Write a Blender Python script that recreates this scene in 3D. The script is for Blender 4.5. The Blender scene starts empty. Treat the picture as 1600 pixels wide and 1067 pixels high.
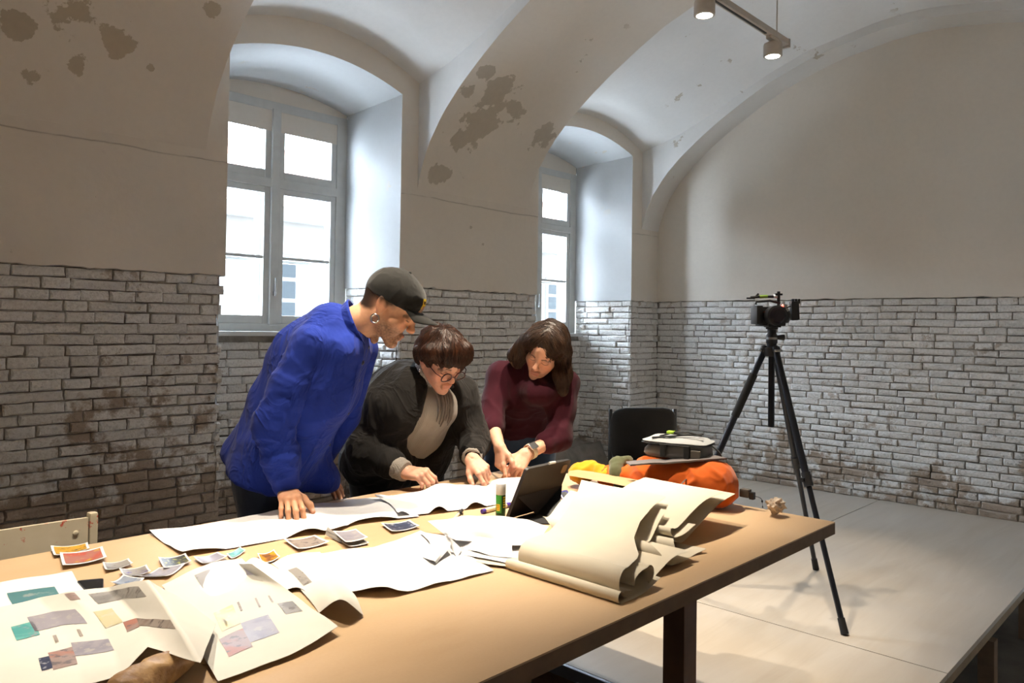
import bpy, bmesh, math, random
import numpy as np
from mathutils import Vector, Matrix, Euler, noise as mnoise
R = math.radians
scene = bpy.context.scene
C = scene.collection
random.seed(7)

# ------------------------------------------------------------------ camera
FPX, PPX, PPY, CAM_H = 1206.0, 800.0, 488.5, 1.312
YAW, PITCH, ROLL = R(43.5), R(1.1), R(0.8)
_fw = Vector((math.cos(YAW)*math.cos(PITCH), math.sin(YAW)*math.cos(PITCH), math.sin(PITCH)))
_r = _fw.cross(Vector((0, 0, 1))).normalized(); _u = _r.cross(_fw)
_r2 = _r*math.cos(ROLL) + _u*math.sin(ROLL); _u2 = -_r*math.sin(ROLL) + _u*math.cos(ROLL)
cam = bpy.data.cameras.new('camera'); camo = bpy.data.objects.new('camera', cam); C.objects.link(camo)
mw = Matrix((_r2, _u2, -_fw)).transposed().to_4x4(); mw.translation = (0, 0, CAM_H); camo.matrix_world = mw
cam.sensor_width = 36.0; cam.lens = FPX/1600*36.0
cam.shift_x = 0.0; cam.shift_y = -(533.5-PPY)/1600
cam.clip_start = 0.05; cam.clip_end = 200
scene.camera = camo

# ------------------------------------------------------------------ daylight, exposure
world = bpy.data.worlds.new('overcast_sky'); scene.world = world; world.use_nodes = True
wb = world.node_tree.nodes['Background']
wb.inputs[0].default_value = (0.74, 0.87, 1.0, 1); wb.inputs[1].default_value = 46.0
scene.view_settings.view_transform = 'Standard'; scene.view_settings.look = 'None'
scene.view_settings.gamma = 1.0; scene.view_settings.use_curve_mapping = False
scene.view_settings.exposure = 0.3
try:
    scene.cycles.max_bounces = 10; scene.cycles.diffuse_bounces = 6; scene.cycles.transparent_max_bounces = 16
    scene.cycles.caustics_reflective = False; scene.cycles.caustics_refractive = False
    scene.cycles.use_denoising = True; scene.cycles.sample_clamp_indirect = 6.0
except Exception: pass

for (px_, hw_) in ((2.635, .56), (5.285, .55)):      # sampling portals in the two window openings
    L_ = bpy.data.lights.new('sky_portal', 'AREA'); L_.shape = 'RECTANGLE'; L_.size = hw_*2; L_.size_y = 1.62; L_.cycles.is_portal = True
    o_ = bpy.data.objects.new('sky_portal', L_); C.objects.link(o_); o_.location = (px_, 4.97, 2.03); o_.rotation_euler = (R(-90), 0, 0)
# ------------------------------------------------------------------ placement helpers (sight line meets a real plane)
def ray(px, py): return _fw + _r2*((px-PPX)/FPX) - _u2*((py-PPY)/FPX)
CAMP = Vector((0, 0, CAM_H))
def onz(px, py, z): d = ray(px, py); return CAMP + d*((z-CAM_H)/d.z)
def ony(px, py, y): d = ray(px, py); return CAMP + d*(y/d.y)
def onx(px, py, x): d = ray(px, py); return CAMP + d*(x/d.x)
def dep(px, py, d): return CAMP + ray(px, py)*d

# ------------------------------------------------------------------ mesh helpers
def mesh(name, verts, faces, smooth=False):
    m = bpy.data.meshes.new(name); m.from_pydata([tuple(v) for v in verts], [], [tuple(f) for f in faces]); m.update()
    if smooth: m.polygons.foreach_set('use_smooth', [True]*len(m.polygons))
    return m
def obj(name, m, mat=None, parent=None):
    o = bpy.data.objects.new(name, m); C.objects.link(o)
    if mat is not None and not m.materials: m.materials.append(mat)
    if parent is not None: o.parent = parent
    return o
def empty(name, loc=(0, 0, 0), rz=0.0):
    o = bpy.data.objects.new(name, None); C.objects.link(o); o.location = loc; o.rotation_euler = (0, 0, rz); o.empty_display_size = .05
    return o
def tag(o, label=None, cat=None, group=None, kind=None):
    if label: o['label'] = label
    if cat: o['category'] = cat
    if group: o['group'] = group
    if kind: o['kind'] = kind
    return o
class MB:
    """collects shapes into one mesh"""
    def __init__(s): s.v = []; s.f = []
    def add(s, v, f):
        n = len(s.v); s.v += [tuple(p) for p in v]; s.f += [tuple(i+n for i in q) for q in f]; return s
    def box(s, a, b, M=None, bev=0.0):
        (x0, y0, z0), (x1, y1, z1) = a, b
        bm = bmesh.new(); bmesh.ops.create_cube(bm, size=1)
        for v in bm.verts: v.co = Vector(((x0+x1)/2+v.co.x*(x1-x0), (y0+y1)/2+v.co.y*(y1-y0), (z0+z1)/2+v.co.z*(z1-z0)))
        if bev > 0: bmesh.ops.bevel(bm, geom=bm.edges[:], offset=bev, segments=2, affect='EDGES', profile=.7)
        if M is not None: bm.transform(M)
        bm.verts.index_update(); s.add([v.co[:] for v in bm.verts], [[v.index for v in f.verts] for f in bm.faces]); bm.free(); return s
    def tube(s, pts, rad, n=10, cap=True, flat=1.0, up=None):
        pts = [Vector(p) for p in pts]; k = len(pts)
        if not hasattr(rad, '__len__'): rad = [rad]*k
        rings = []; pu = up
        for i, p in enumerate(pts):
            t = (pts[min(i+1, k-1)]-pts[max(i-1, 0)]).normalized()
            if pu is None: pu = Vector((0, 0, 1)) if abs(t.z) < .9 else Vector((1, 0, 0))
            a = t.cross(pu)
            if a.length < 1e-5: a = t.orthogonal()
            a.normalize(); b = a.cross(t).normalized(); pu = b
            rings.append([p + a*(math.cos(2*math.pi*j/n)*rad[i]) + b*(math.sin(2*math.pi*j/n)*rad[i]*flat) for j in range(n)])
        v = [q for r in rings for q in r]; f = []
        for i in range(k-1):
            for j in range(n): f.append((i*n+j, i*n+(j+1) % n, (i+1)*n+(j+1) % n, (i+1)*n+j))
        if cap: f.append(tuple(range(n-1, -1, -1))); f.append(tuple((k-1)*n+j for j in range(n)))
        return s.add(v, f)
    def lathe(s, prof, M=None, n=24):
        v = []; f = []; k = len(prof)
        for r, z in prof:
            for j in range(n): v.append(Vector((r*math.cos(2*math.pi*j/n), r*math.sin(2*math.pi*j/n), z)))
        for i in range(k-1):
            for j in range(n): f.append((i*n+j, i*n+(j+1) % n, (i+1)*n+(j+1) % n, (i+1)*n+j))
        f.append(tuple(range(n-1, -1, -1))); f.append(tuple((k-1)*n+j for j in range(n)))
        if M is not None: v = [M @ p for p in v]
        return s.add(v, f)
    def sphere(s, c, r, n=12, M=None):
        bm = bmesh.new(); bmesh.ops.create_uvsphere(bm, u_segments=n, v_segments=max(6, n//2+1), radius=1)
        rr = r if hasattr(r, '__len__') else (r, r, r)
        for v in bm.verts: v.co = Vector((v.co.x*rr[0], v.co.y*rr[1], v.co.z*rr[2]))
        if M is not None: bm.transform(M)
        for v in bm.verts: v.co += Vector(c)
        bm.verts.index_update(); s.add([v.co[:] for v in bm.verts], [[v.index for v in f.verts] for f in bm.faces]); bm.free(); return s
    def grid(s, P):
        """P: rows of points"""
        nr, nc = len(P), len(P[0]); v = [p for r in P for p in r]
        return s.add(v, [(i*nc+j, i*nc+j+1, (i+1)*nc+j+1, (i+1)*nc+j) for i in range(nr-1) for j in range(nc-1)])
    def build(s, name, mat, parent=None, smooth=False, angle=None):
        m = mesh(name, s.v, s.f, smooth); o = obj(name, m, mat, parent)
        if angle is not None:
            m.polygons.foreach_set('use_smooth', [True]*len(m.polygons))
            try: m.set_sharp_from_angle(angle=R(angle))
            except Exception: pass
        return o
def local(o, parent):
    """parent a world-space mesh to an empty without moving it"""
    o.parent = parent
    M = Matrix.LocRotScale(parent.location, parent.rotation_euler, parent.scale).inverted()
    o.data.transform(M); return o
def copy_tree(o, parent=None):
    c = o.copy(); C.objects.link(c); c.parent = parent
    for ch in [x for x in o.children]: copy_tree(ch, c)
    return c

# ------------------------------------------------------------------ materials
class NT:
    def __init__(s, name):
        s.m = bpy.data.materials.new(name); s.m.use_nodes = True; s.t = s.m.node_tree; s.b = s.t.nodes['Principled BSDF']; s._co = None
    def n(s, typ, **k):
        q = s.t.nodes.new(typ)
        for a, v in k.items():
            if a.startswith('i_'): 
                key = a[2:]; key = int(key) if key.isdigit() else key.replace('_', ' ')
                s.set(q.inputs[key], v)
            else: setattr(q, a, v)
        return q
    def set(s, inp, v):
        if isinstance(v, bpy.types.NodeSocket): s.t.links.new(v, inp)
        elif isinstance(v, (tuple, list)) and len(v) == 3 and inp.type == 'RGBA': inp.default_value = (*v, 1)
        else: inp.default_value = v
    def co(s, kind='Object'):
        if kind == 'World': return s.n('ShaderNodeNewGeometry').outputs['Position']
        if s._co is None: s._co = s.n('ShaderNodeTexCoord')
        return s._co.outputs[kind]
    def noise(s, scale, co=None, detail=4, rough=.55, kind='Object', dist=0.0):
        q = s.n('ShaderNodeTexNoise'); s.set(q.inputs['Vector'], co if co is not None else s.co(kind))
        q.inputs['Scale'].default_value = scale; q.inputs['Detail'].default_value = detail; q.inputs['Roughness'].default_value = rough; q.inputs['Distortion'].default_value = dist
        return q.outputs['Fac']
    def ramp(s, fac, stops):
        q = s.n('ShaderNodeValToRGB'); s.set(q.inputs[0], fac); e = q.color_ramp.elements
        while len(e) < len(stops): e.new(.5)
        for el, (p, c) in zip(e, stops):
            el.position = p; el.color = (*c, 1) if hasattr(c, '__len__') else (c, c, c, 1)
        return q.outputs[0]
    def math(s, op, a, b=0.0, clamp=False):
        q = s.n('ShaderNodeMath', operation=op); q.use_clamp = clamp; s.set(q.inputs[0], a); s.set(q.inputs[1], b); return q.outputs[0]
    def mix(s, fac, a, b, mode='MIX'):
        q = s.n('ShaderNodeMix', data_type='RGBA', blend_type=mode); s.set(q.inputs['Factor'], fac)
        s.set(q.inputs['A'] if False else q.inputs[6], a); s.set(q.inputs[7], b); return q.outputs[2]
    def vmath(s, op, a, b=(0, 0, 0)):
        q = s.n('ShaderNodeVectorMath', operation=op); s.set(q.inputs[0], a); s.set(q.inputs[1], b); return q.outputs['Value'] if op in ('DISTANCE', 'LENGTH', 'DOT_PRODUCT') else q.outputs[0]
    def sep(s, v):
        q = s.n('ShaderNodeSeparateXYZ'); s.set(q.inputs[0], v); return q.outputs
    def scale(s, v, k):
        q = s.n('ShaderNodeMapping'); s.set(q.inputs[0], v); q.inputs['Scale'].default_value = k; return q.outputs[0]
    def bump(s, h, strength=.3, dist=.01):
        q = s.n('ShaderNodeBump'); s.set(q.inputs['Height'], h); q.inputs['Strength'].default_value = strength; q.inputs['Distance'].default_value = dist
        s.t.links.new(q.outputs[0], s.b.inputs['Normal']); return q
    def out(s, col=None, rough=None, metal=None, spec=None):
        if col is not None: s.set(s.b.inputs['Base Color'], col)
        if rough is not None: s.set(s.b.inputs['Roughness'], rough)
        if metal is not None: s.set(s.b.inputs['Metallic'], metal)
        if spec is not None: s.set(s.b.inputs['Specular IOR Level'], spec)
        return s.m
def plain(name, col, rough=.6, metal=0.0, var=.08, vs=30.0, bump=0.0, spec=None, kind='Object'):
    t = NT(name); nz = t.noise(vs, kind=kind)
    c = t.mix(1.0, col, t.ramp(nz, [(.3, 1-var), (.7, 1+var*.0)]), 'MULTIPLY')
    if bump: t.bump(nz, bump, .002)
    return t.out(c, rough, metal, spec)
def emitter(name, col, strength):
    t = NT(name); t.set(t.b.inputs['Emission Color'], col); t.b.inputs['Emission Strength'].default_value = strength
    return t.out((.9, .9, .9), .5)
def cloth(name, col, col2=None, rough=.9, weave=700.0, wb=.25, sheen=.2, big=6.0, ribs=None, crease=None):
    t = NT(name); a = t.noise(big, detail=5); b = t.noise(weave, detail=1)
    c2 = col2 or tuple(x*.72 for x in col)
    c = t.mix(t.ramp(a, [(.3, 0.0), (.7, 1.0)]), c2, col)
    h = t.math('ADD', t.math('MULTIPLY', a, .4), t.math('MULTIPLY', b, .25))
    if ribs:
        w = t.n('ShaderNodeTexWave', wave_type='BANDS', bands_direction=ribs[1]); t.set(w.inputs['Vector'], t.co('Object')); w.inputs['Scale'].default_value = ribs[0]; w.inputs['Distortion'].default_value = 1.2; w.inputs['Detail Scale'].default_value = 3.0
        h = t.math('ADD', h, t.math('MULTIPLY', w.outputs['Fac'], ribs[3] if len(ribs) > 3 else .6)); c = t.mix(t.math('MULTIPLY', w.outputs['Fac'], ribs[2]), c, tuple(x*.45 for x in col))
    if crease:
        cr = t.noise(crease[0], t.scale(t.co('Object'), crease[2]), 3, .5, dist=1.2); cr = t.math('SUBTRACT', 1.0, t.math('ABSOLUTE', t.math('MULTIPLY', t.math('SUBTRACT', cr, .5), 5.0)), True)
        h = t.math('ADD', t.math('MULTIPLY', h, .12), t.math('MULTIPLY', t.math('POWER', cr, 2.0), crease[1])); t.bump(h, .8, .016)
    else: t.bump(h, wb, .004)
    t.b.inputs['Sheen Weight'].default_value = sheen
    return t.out(c, rough, 0.0, .2)
# ================================================================== ROOM
YW, XR, BT = 4.13, 6.40, 1.575           # window wall plane, right wall plane, top of the bare brick
XL, YB = -2.0, -0.53
SOFF = [(1.8, 3.61), (2.0, 3.60), (2.33, 3.55), (2.54, 3.50), (2.87, 3.385), (3.07, 3.285), (3.33, 3.14), (3.5, 3.03), (3.7, 2.885), (3.87, 2.73), (4.0, 2.56), (4.06, 2.44), (4.105, 2.32), (4.13, 2.20)]
def interp(tab, x):
    for (x0, y0), (x1, y1) in zip(tab, tab[1:]):
        if x <= x1: t = max(0, (x-x0)/(x1-x0)); return y0+(y1-y0)*t
    return tab[-1][1]
def soffit(y): return interp(SOFF, 1.8+abs(y-1.8))
EDGE = [(1.8, 3.68), (2.0, 3.67), (2.54, 3.575), (2.87, 3.46), (3.2, 3.31), (3.5, 3.17), (3.8, 3.06), (4.13, 2.98)]
def vedge(y): return interp(EDGE, 1.8+abs(y-1.8))
YS = sorted({1.8+s*d for d in [i*.06 for i in range(39)]+[2.2, 2.26, 2.305, 2.33] for s in (1, -1)})

def plaster(name, base=(.80, .745, .665), patches=(), pcol=(.58, .525, .44), chips=.655, crack=False):
    t = NT(name); P = t.co('World')
    big = t.noise(1.3, P, 5); fine = t.noise(28, P, 4)
    c = t.mix(t.ramp(big, [(.35, 0.0), (.7, 1.0)]), tuple(x*.93 for x in base), base)
    c = t.mix(t.math('MULTIPLY', t.ramp(fine, [(.35, 1.0), (.6, 0.0)]), .12), c, tuple(x*.8 for x in base))
    # scattered chips where paint came away
    ch = t.noise(5.5, P, 5, .6); gate = t.noise(1.1, t.vmath('ADD', P, (9, 3, 5)), 2)
    m = t.math('MULTIPLY', t.ramp(ch, [(chips, 0.0), (chips+.02, 1.0)]), t.ramp(gate, [(.5, 0.0), (.56, 1.0)]))
    if patches:
        nz = t.noise(7.5, P, 6, .62); acc = None
        for (p, r) in patches:
            d = t.math('SUBTRACT', t.math('DIVIDE', t.vmath('DISTANCE', P, tuple(p)), r), 0.0)
            acc = d if acc is None else t.math('MINIMUM', acc, d)
        v = t.math('ADD', acc, t.math('MULTIPLY', t.math('SUBTRACT', nz, .5), 3.4))
        m = t.math('MAXIMUM', m, t.ramp(v, [(.60, 1.0), (.68, 0.0)]))
    c = t.mix(m, c, t.mix(fine, tuple(x*.85 for x in pcol), pcol))
    h = t.math('ADD', t.math('MULTIPLY', big, .5), t.math('MULTIPLY', fine, .12))
    h = t.math('SUBTRACT', h, t.math('MULTIPLY', m, .25))
    if crack:
        zc = t.math('ABSOLUTE', t.math('ADD', t.math('SUBTRACT', t.sep(P)[2], 2.205), t.math('MULTIPLY', t.math('SUBTRACT', t.noise(2.2, P, 5), .5), .05)))
        cm = t.math('MULTIPLY', t.ramp(zc, [(.0015, 1.0), (.0045, 0.0)]), t.ramp(t.noise(1.7, P, 3), [(.40, 0.0), (.48, 1.0)])); c = t.mix(t.math('MULTIPLY', cm, .6), c, (.20, .16, .13)); h = t.math('SUBTRACT', h, t.math('MULTIPLY', cm, .3))
    t.bump(h, .35, .03)
    return t.out(c, .92, 0, .15)
def hit_soffit(px, py):
    d = ray(px, py); t = 1.0
    while t < 9:
        p = CAMP + d*t
        if p.z > soffit(p.y) and p.y > 0: return p
        t += .01
    return CAMP + d*4
arch2_p = [(hit_soffit(*q), r) for q, r in [((775, 150), .24), ((745, 195), .20), ((805, 165), .17), ((718, 215), .12), ((688, 268), .12), ((760, 112), .10), ((850, 215), .14), ((735, 140), .10), ((765, 180), .20)]]
arch1_p = [(hit_soffit(*q), r) for q, r in [((105, 12), .14), ((30, 40), .08), ((190, 65), .09), ((50, 122), .06), ((122, 103), .06), ((330, 15), .06), ((236, 107), .025)]]
wallp = [(ony(735, 355, YW), .022), (ony(752, 380, YW), .03), (ony(147, 307, YW), .016), (ony(235, 182, YW), .02)]
M_plaster = plaster('aged_white_plaster', patches=wallp, chips=.73, crack=True)
M_wallr = plaster('plain_white_plaster', chips=.74)
M_arch1 = plaster('plaster_flaking_grey', patches=arch1_p, pcol=(.56, .49, .385), chips=.70, crack=True)
M_arch2 = plaster('plaster_flaking_beige', patches=arch2_p, chips=.68, crack=True)
M_vault = plaster('vault_whitewash', base=(.80, .79, .765))
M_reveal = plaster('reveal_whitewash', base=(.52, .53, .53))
M_vault_dark = plain('attic_dark', (.2, .19, .18), .9)

def whitewash(name, dirt_top=1.25, dirt=.75):
    """lime-washed brick: white paint worn through to clay and sandy mortar, more so low on the wall"""
    t = NT(name); P = t.co('World'); z = t.sep(P)[2]
    oi = t.n('ShaderNodeObjectInfo').outputs['Random']
    nz = t.noise(3.2, P, 6, .65); fine = t.noise(60, P, 5, .65)
    base = t.mix(oi, (.78, .765, .74), (.92, .905, .885))
    base = t.mix(t.math('MULTIPLY', t.ramp(fine, [(.38, 1.0), (.54, 0.0)]), .25), base, (.40, .37, .33))
    worn = t.math('ADD', nz, t.math('MULTIPLY', t.math('SUBTRACT', t.math('SUBTRACT', dirt_top, t.math('MULTIPLY', t.sep(P)[0], .10)), z), .30))
    wm = t.math('MAXIMUM', t.ramp(worn, [(.60, 0.0), (.66, 1.0)]), t.math('MULTIPLY', t.ramp(t.noise(4.6, t.vmath('ADD', P, (4, 7, 2)), 6, .7), [(.615, 0.0), (.65, 1.0)]), .7))
    clay = t.mix(t.noise(9, P, 4), (.27, .165, .095), (.43, .33, .225))
    c = t.mix(t.math('MULTIPLY', wm, dirt), base, clay)
    t.bump(t.math('ADD', fine, t.math('MULTIPLY', t.noise(18, P, 5, .6), 1.2)), .9, .012)
    return t.out(c, .93, 0, .12)
M_brick = whitewash('lime_washed_brick')
def mortar_mat():
    t = NT('recessed_mortar'); P = t.co('World'); a = t.noise(5, P, 5); f = t.noise(70, P, 3)
    c = t.mix(t.ramp(a, [(.36, 0.0), (.66, 1.0)]), (.16, .14, .12), (.50, .47, .42)); t.bump(f, .8, .006)
    return t.out(c, .95, 0, .1)
M_mortar = mortar_mat()

# ---- brick shapes: a few worn variants shared by all bricks; unit length 1 (x), face towards -y, unit height 1 (z)
def brick_mesh(seed, ratio):
    rnd = random.Random(seed); nx = 5 if ratio > 3 else 4
    xs = [i/(nx-1)-.5 for i in range(nx)]; zs = [-.5, 0, .5]; v = []; f = []
    ex, ez = .14/ratio, .15
    for layer in range(3):             # back, shoulder, face
        for z in zs:
            for x in xs:
                jx, jz, jy = rnd.uniform(-.09, .09)/ratio, rnd.uniform(-.08, .08), 0
                if layer == 0: px, pz, py = x, z, 1.0
                elif layer == 1: px, pz, py = x+jx*.5, z+jz*.6, rnd.uniform(.16, .3)
                else: px, pz, py = x*(1-2*ex)+jx, z*(1-2*ez)+jz, rnd.uniform(-.16, .14)
                v.append((px, py, pz))
    n = nx*3
    idx = lambda l, i, j: l*n+i*nx+j
    for i in range(2):
        for j in range(nx-1): f.append((idx(2, i, j), idx(2, i, j+1), idx(2, i+1, j+1), idx(2, i+1, j)))
    ring = [(0, j) for j in range(nx)]+[(1, nx-1)]+[(2, j) for j in range(nx-1, -1, -1)]+[(1, 0)]
    for l in (0, 1):
        for a, b in zip(ring, ring[1:]+ring[:1]): f.append((idx(l, *a), idx(l, *b), idx(l+1, *b), idx(l+1, *a)))
    m = mesh('brick', v, f, True); m.materials.append(M_brick)
    try: m.set_sharp_from_angle(angle=R(58))
    except Exception: pass
    return m
STRETCH = [brick_mesh(i, 5.0) for i in range(7)]; HEAD = [brick_mesh(50+i, 2.4) for i in range(7)]
CH, SL, HL = BT/29, .272, .136
def brick_run(u0, u1, z_top, seed, offset=0.0, rows=29, z0=0.0, tooth=0.0):
    """yield (u, z, length, is_stretcher) of an English-bond field"""
    rnd = random.Random(seed); out = []
    for r in range(rows):
        z = z0+CH*(r+.5)
        if z+CH*.5 > z_top+.001: break
        L = SL if r % 2 else HL
        u = u0-((offset+rnd.uniform(0, .03)+(HL*.5 if r % 4 == 1 else 0)) % L)
        while u < u1-.01:
            l = L*rnd.uniform(.93, 1.06)
            if L == SL and rnd.random() < .25: l = HL*rnd.uniform(.8, 1.3)
            elif L == HL and rnd.random() < .16: l = SL*rnd.uniform(.75, 1.0)
            a, b = max(u, u0), min(u+l, u1)
            if b >= u1-.03 and tooth: b = u1-(rnd.random()**2)*tooth
            if b-a > .035: out.append(((a+b)/2, z+rnd.uniform(-.002, .002), b-a, (b-a) > .19, rnd))
            u += l
    return out
def lay_bricks(wall, frame, bricks, keep=300, key=None, missing=0.0):
    """frame(u, z) -> matrix whose -y is the outward face"""
    bricks = [b for b in bricks if b[4].random() > missing]
    if key: bricks.sort(key=key)
    rest = MB()
    for k, (u, z, l, st, rnd) in enumerate(bricks):
        me = rnd.choice(STRETCH if st else HEAD)
        z = z+.007*mnoise.noise(Vector((u*1.4, z*.8, len(bricks)*.01))); M = frame(u, z) @ Matrix.Translation((0, rnd.uniform(-.006, .007), 0)) @ Euler((rnd.uniform(-.05, .05), rnd.uniform(-.02, .02), rnd.uniform(-.025, .025))).to_matrix().to_4x4()
        S = Matrix.Diagonal((l-rnd.uniform(.004, .013), .030, CH*rnd.uniform(.80, .95), 1))
        if k < keep:
            o = obj('brick', me, None, wall); o.matrix_local = M @ S
        else:
            MS = M @ S; rest.add([MS @ v.co for v in me.vertices], [tuple(p.vertices) for p in me.polygons])
    if rest.v:
        o = rest.build('brick_courses', M_brick, wall, angle=58); o['kind'] = 'stuff'
def mortar_grid(p0, du, w, h, nrm, seed, step=.022):
    """bumpy recessed mortar bed, w along du, h up"""
    nu, nv = max(2, int(w/step)), max(2, int(h/step)); P = []
    for j in range(nv+1):
        row = []
        for i in range(nu+1):
            p = Vector(p0)+Vector(du)*(w*i/nu)+Vector((0, 0, h*j/nv))
            row.append(p+Vector(nrm)*(mnoise.noise(p*16+Vector((seed, 0, 0)))*.010+.002))
        P.append(row)
    return P
def frameY(y):    # face towards -Y
    return lambda u, z: Matrix.Translation((u, y, z))
def frameX(x):    # face towards -X, u runs along Y
    return lambda u, z: Matrix.Translation((x, u, z)) @ Matrix.Rotation(R(-90), 4, 'Z')
def frame_line(a, b):   # u metres along a->b, outward = left-hand normal rotated so that -y faces the niche
    d = (Vector(b)-Vector(a)).normalized(); ang = math.atan2(d.y, d.x)
    return lambda u, z: Matrix.Translation((a[0]+d.x*u, a[1]+d.y*u, z)) @ Matrix.Rotation(ang, 4, 'Z')

def struct(o): o['kind'] = 'structure'; return o
# ---- piers of the window wall
N1, N2 = (2.015, 3.235), (4.63, 5.94)
def pier(name, x0, x1, mat, seed, keep_from=None, tooth=0.0):
    w = struct(obj(name, mesh(name, [], []), mat))
    m = MB(); zt = 3.75; n = max(3, int((x1-x0)/.03)); rnd = random.Random(seed)
    low = [(x0+(x1-x0)*i/n, BT+mnoise.noise(Vector((i*.45, seed, 0)))*.012+rnd.uniform(-.003, .003)) for i in range(n+1)]
    yp = YW-.012
    m.grid([[(x, YW+.02, z) for x, z in low], [(x, yp, z+.004) for x, z in low], [(x, yp, z+.05) for x, z in low], [(x, yp, 2.2) for x, _ in low], [(x, yp, zt) for x, _ in low]])
    m.build('plaster_face', mat, w)
    MB().grid(mortar_grid((x0, YW+.016, 0), (1, 0, 0), x1-x0-tooth*1.1, BT, (0, -1, 0), seed)).build('mortar_bed', M_mortar, w, smooth=True)
    lay_bricks(w, frameY(YW-.004), brick_run(x0, x1, BT, seed, .05*seed, tooth=tooth), 300, key=(lambda b: 0 if keep_from is None or b[0] > keep_from else 1))
    return w
wp1 = pier('wall_pier_left', .35, N1[0], M_plaster, 3, .8, .03)
wp2 = pier('wall_pier_middle', N1[1], N2[0], M_plaster, 5, None, .03)
wp3 = pier('wall_pier_right', N2[1], XR+.01, M_plaster, 8)
m = MB(); m.grid([[(XL, YW, z), (.35, YW, z)] for z in (0, 1.6, 3.75)]); struct(m.build('wall_window_side', M_plaster))

# ---- window niches
WY = 4.70
def arch_pts(x0, x1, zs, rise, n=20):
    out = []
    for i in range(n+1):
        t = i/n; out.append((x0+(x1-x0)*t, zs+rise*(1-(2*t-1)**2)))
    return out
def niche(name, n0, n1, zs, rise, cx, hw, seed):
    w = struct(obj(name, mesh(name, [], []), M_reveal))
    b0, b1 = cx-hw, cx+hw; yf = YW-.012
    # reveals above the brick
    for s, (xf, xb) in enumerate(((n0, b0), (n1, b1))):
        q = MB(); d = Vector((xb-xf, WY-yf, 0)); L = d.length; d.normalize()
        out = Vector((d.y, -d.x, 0))*(1 if s == 0 else -1)
        rows = []
        for z in (BT, BT+.03, 2.2, zs+.02): rows.append([Vector((xf, yf, z))+d*(L*i/10)+out*0.0 for i in range(11)])
        rows.insert(0, [p+Vector((0, 0, 0))-out*.03 for p in rows[0]])
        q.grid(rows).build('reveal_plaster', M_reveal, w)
        a, b = (xf, yf), (xb, WY)
        if s == 1:   # seen reveal, faces -X
            fr0 = frame_line((b[0]-.0, b[1]), a); oo = -out
            MB().grid(mortar_grid(Vector((xf, yf, 0))+(-out)*.026, d, L, BT, out, seed)).build('mortar_bed', M_mortar, w, smooth=True)
            lay_bricks(w, (lambda u, z, fr0=fr0: fr0(u, z) @ Matrix.Translation((0, .006, 0))), brick_run(0, L, BT, seed+11), 300)
        else:
            MB().grid(mortar_grid(Vector((xf, yf, 0))-out*.034, d, L, BT, out, seed)).build('mortar_bed', M_brick, w, smooth=True)
    # soffit of the niche: front arch (on the wall face) to lower back arch
    fa = arch_pts(n0, n1, zs, rise); ba = arch_pts(b0, b1, zs-.055, rise*.75)
    q = MB(); q.grid([[Vector((fx+(bx-fx)*t, yf+(WY-yf)*t, fz+(bz-fz)*t)) for (fx, fz), (bx, bz) in zip(fa, ba)] for t in (0, .25, .5, .75, 1)])
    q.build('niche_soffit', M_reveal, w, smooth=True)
    # front spandrel wall above the arch
    q = MB(); q.grid([[(x, yf, z) for x, z in fa], [(x, yf, 3.75) for x, z in fa]]); q.build('spandrel', M_plaster, w)
    # wall strip above the window
    q = MB(); q.grid([[(x, WY+.005, 2.60) for x, z in ba], [(x, WY+.005, z+.02) for x, z in ba]]); q.build('lintel_face', M_plaster, w)
    # parapet below the sill
    yp = WY-.055
    MB().grid(mortar_grid((b0-.02, yp+.02, 0), (1, 0, 0), b1-b0+.06, 1.24, (0, -1, 0), seed+2)).build('mortar_bed', M_mortar, w, smooth=True)
    lay_bricks(w, frameY(yp), brick_run(b0-.02, b1+.04, 1.235, seed+4), 300)
    return w
niche('wall_niche_left', N1[0], N1[1], 2.875, .115, 2.635, .56, 21)
niche('wall_niche_right', N2[0], N2[1], 2.92, .115, 5.29, .545, 31)

# ---- right wall
wr = struct(obj('wall_right', mesh('wall_right', [], []), M_plaster))
n = 150; q = MB(); ys = [YB+(YW+.02-YB)*i/n for i in range(n+1)]
lowz = [BT+.004+mnoise.noise(Vector((y*9, 3, 0)))*.014 for y in ys]
q.grid([[(XR+.02, y, z) for y, z in zip(ys, lowz)], [(XR-.014, y, z+.004) for y, z in zip(ys, lowz)], [(XR-.014, y, z+.05) for y, z in zip(ys, lowz)], [(XR-.014, y, 3.9) for y in ys]])
q.build('plaster_face', M_wallr, wr)
MB().grid(mortar_grid((XR+.014, YB, 0), (0, 1, 0), YW-YB, BT, (-1, 0, 0), 41)).build('mortar_bed', M_mortar, wr, smooth=True)
lay_bricks(wr, frameX(XR-.006), brick_run(YB, YW, BT, 44), 300, key=lambda b: (0 if .95 < b[0] < 4.1 else 50)+abs(b[0]-1.0)-.15*(b[2] > .19))
# ---- rear and far-left walls (behind the camera)
m = MB(); m.grid([[(XL, YB, z), (XR, YB, z)] for z in (-.4, 1.5, 3.9)]); struct(m.build('wall_rear', M_plaster))
m = MB(); m.grid([[(XL, YB, z), (XL, YW, z)] for z in (-.4, 1.5, 3.9)]); struct(m.build('wall_left', M_plaster))

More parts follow.
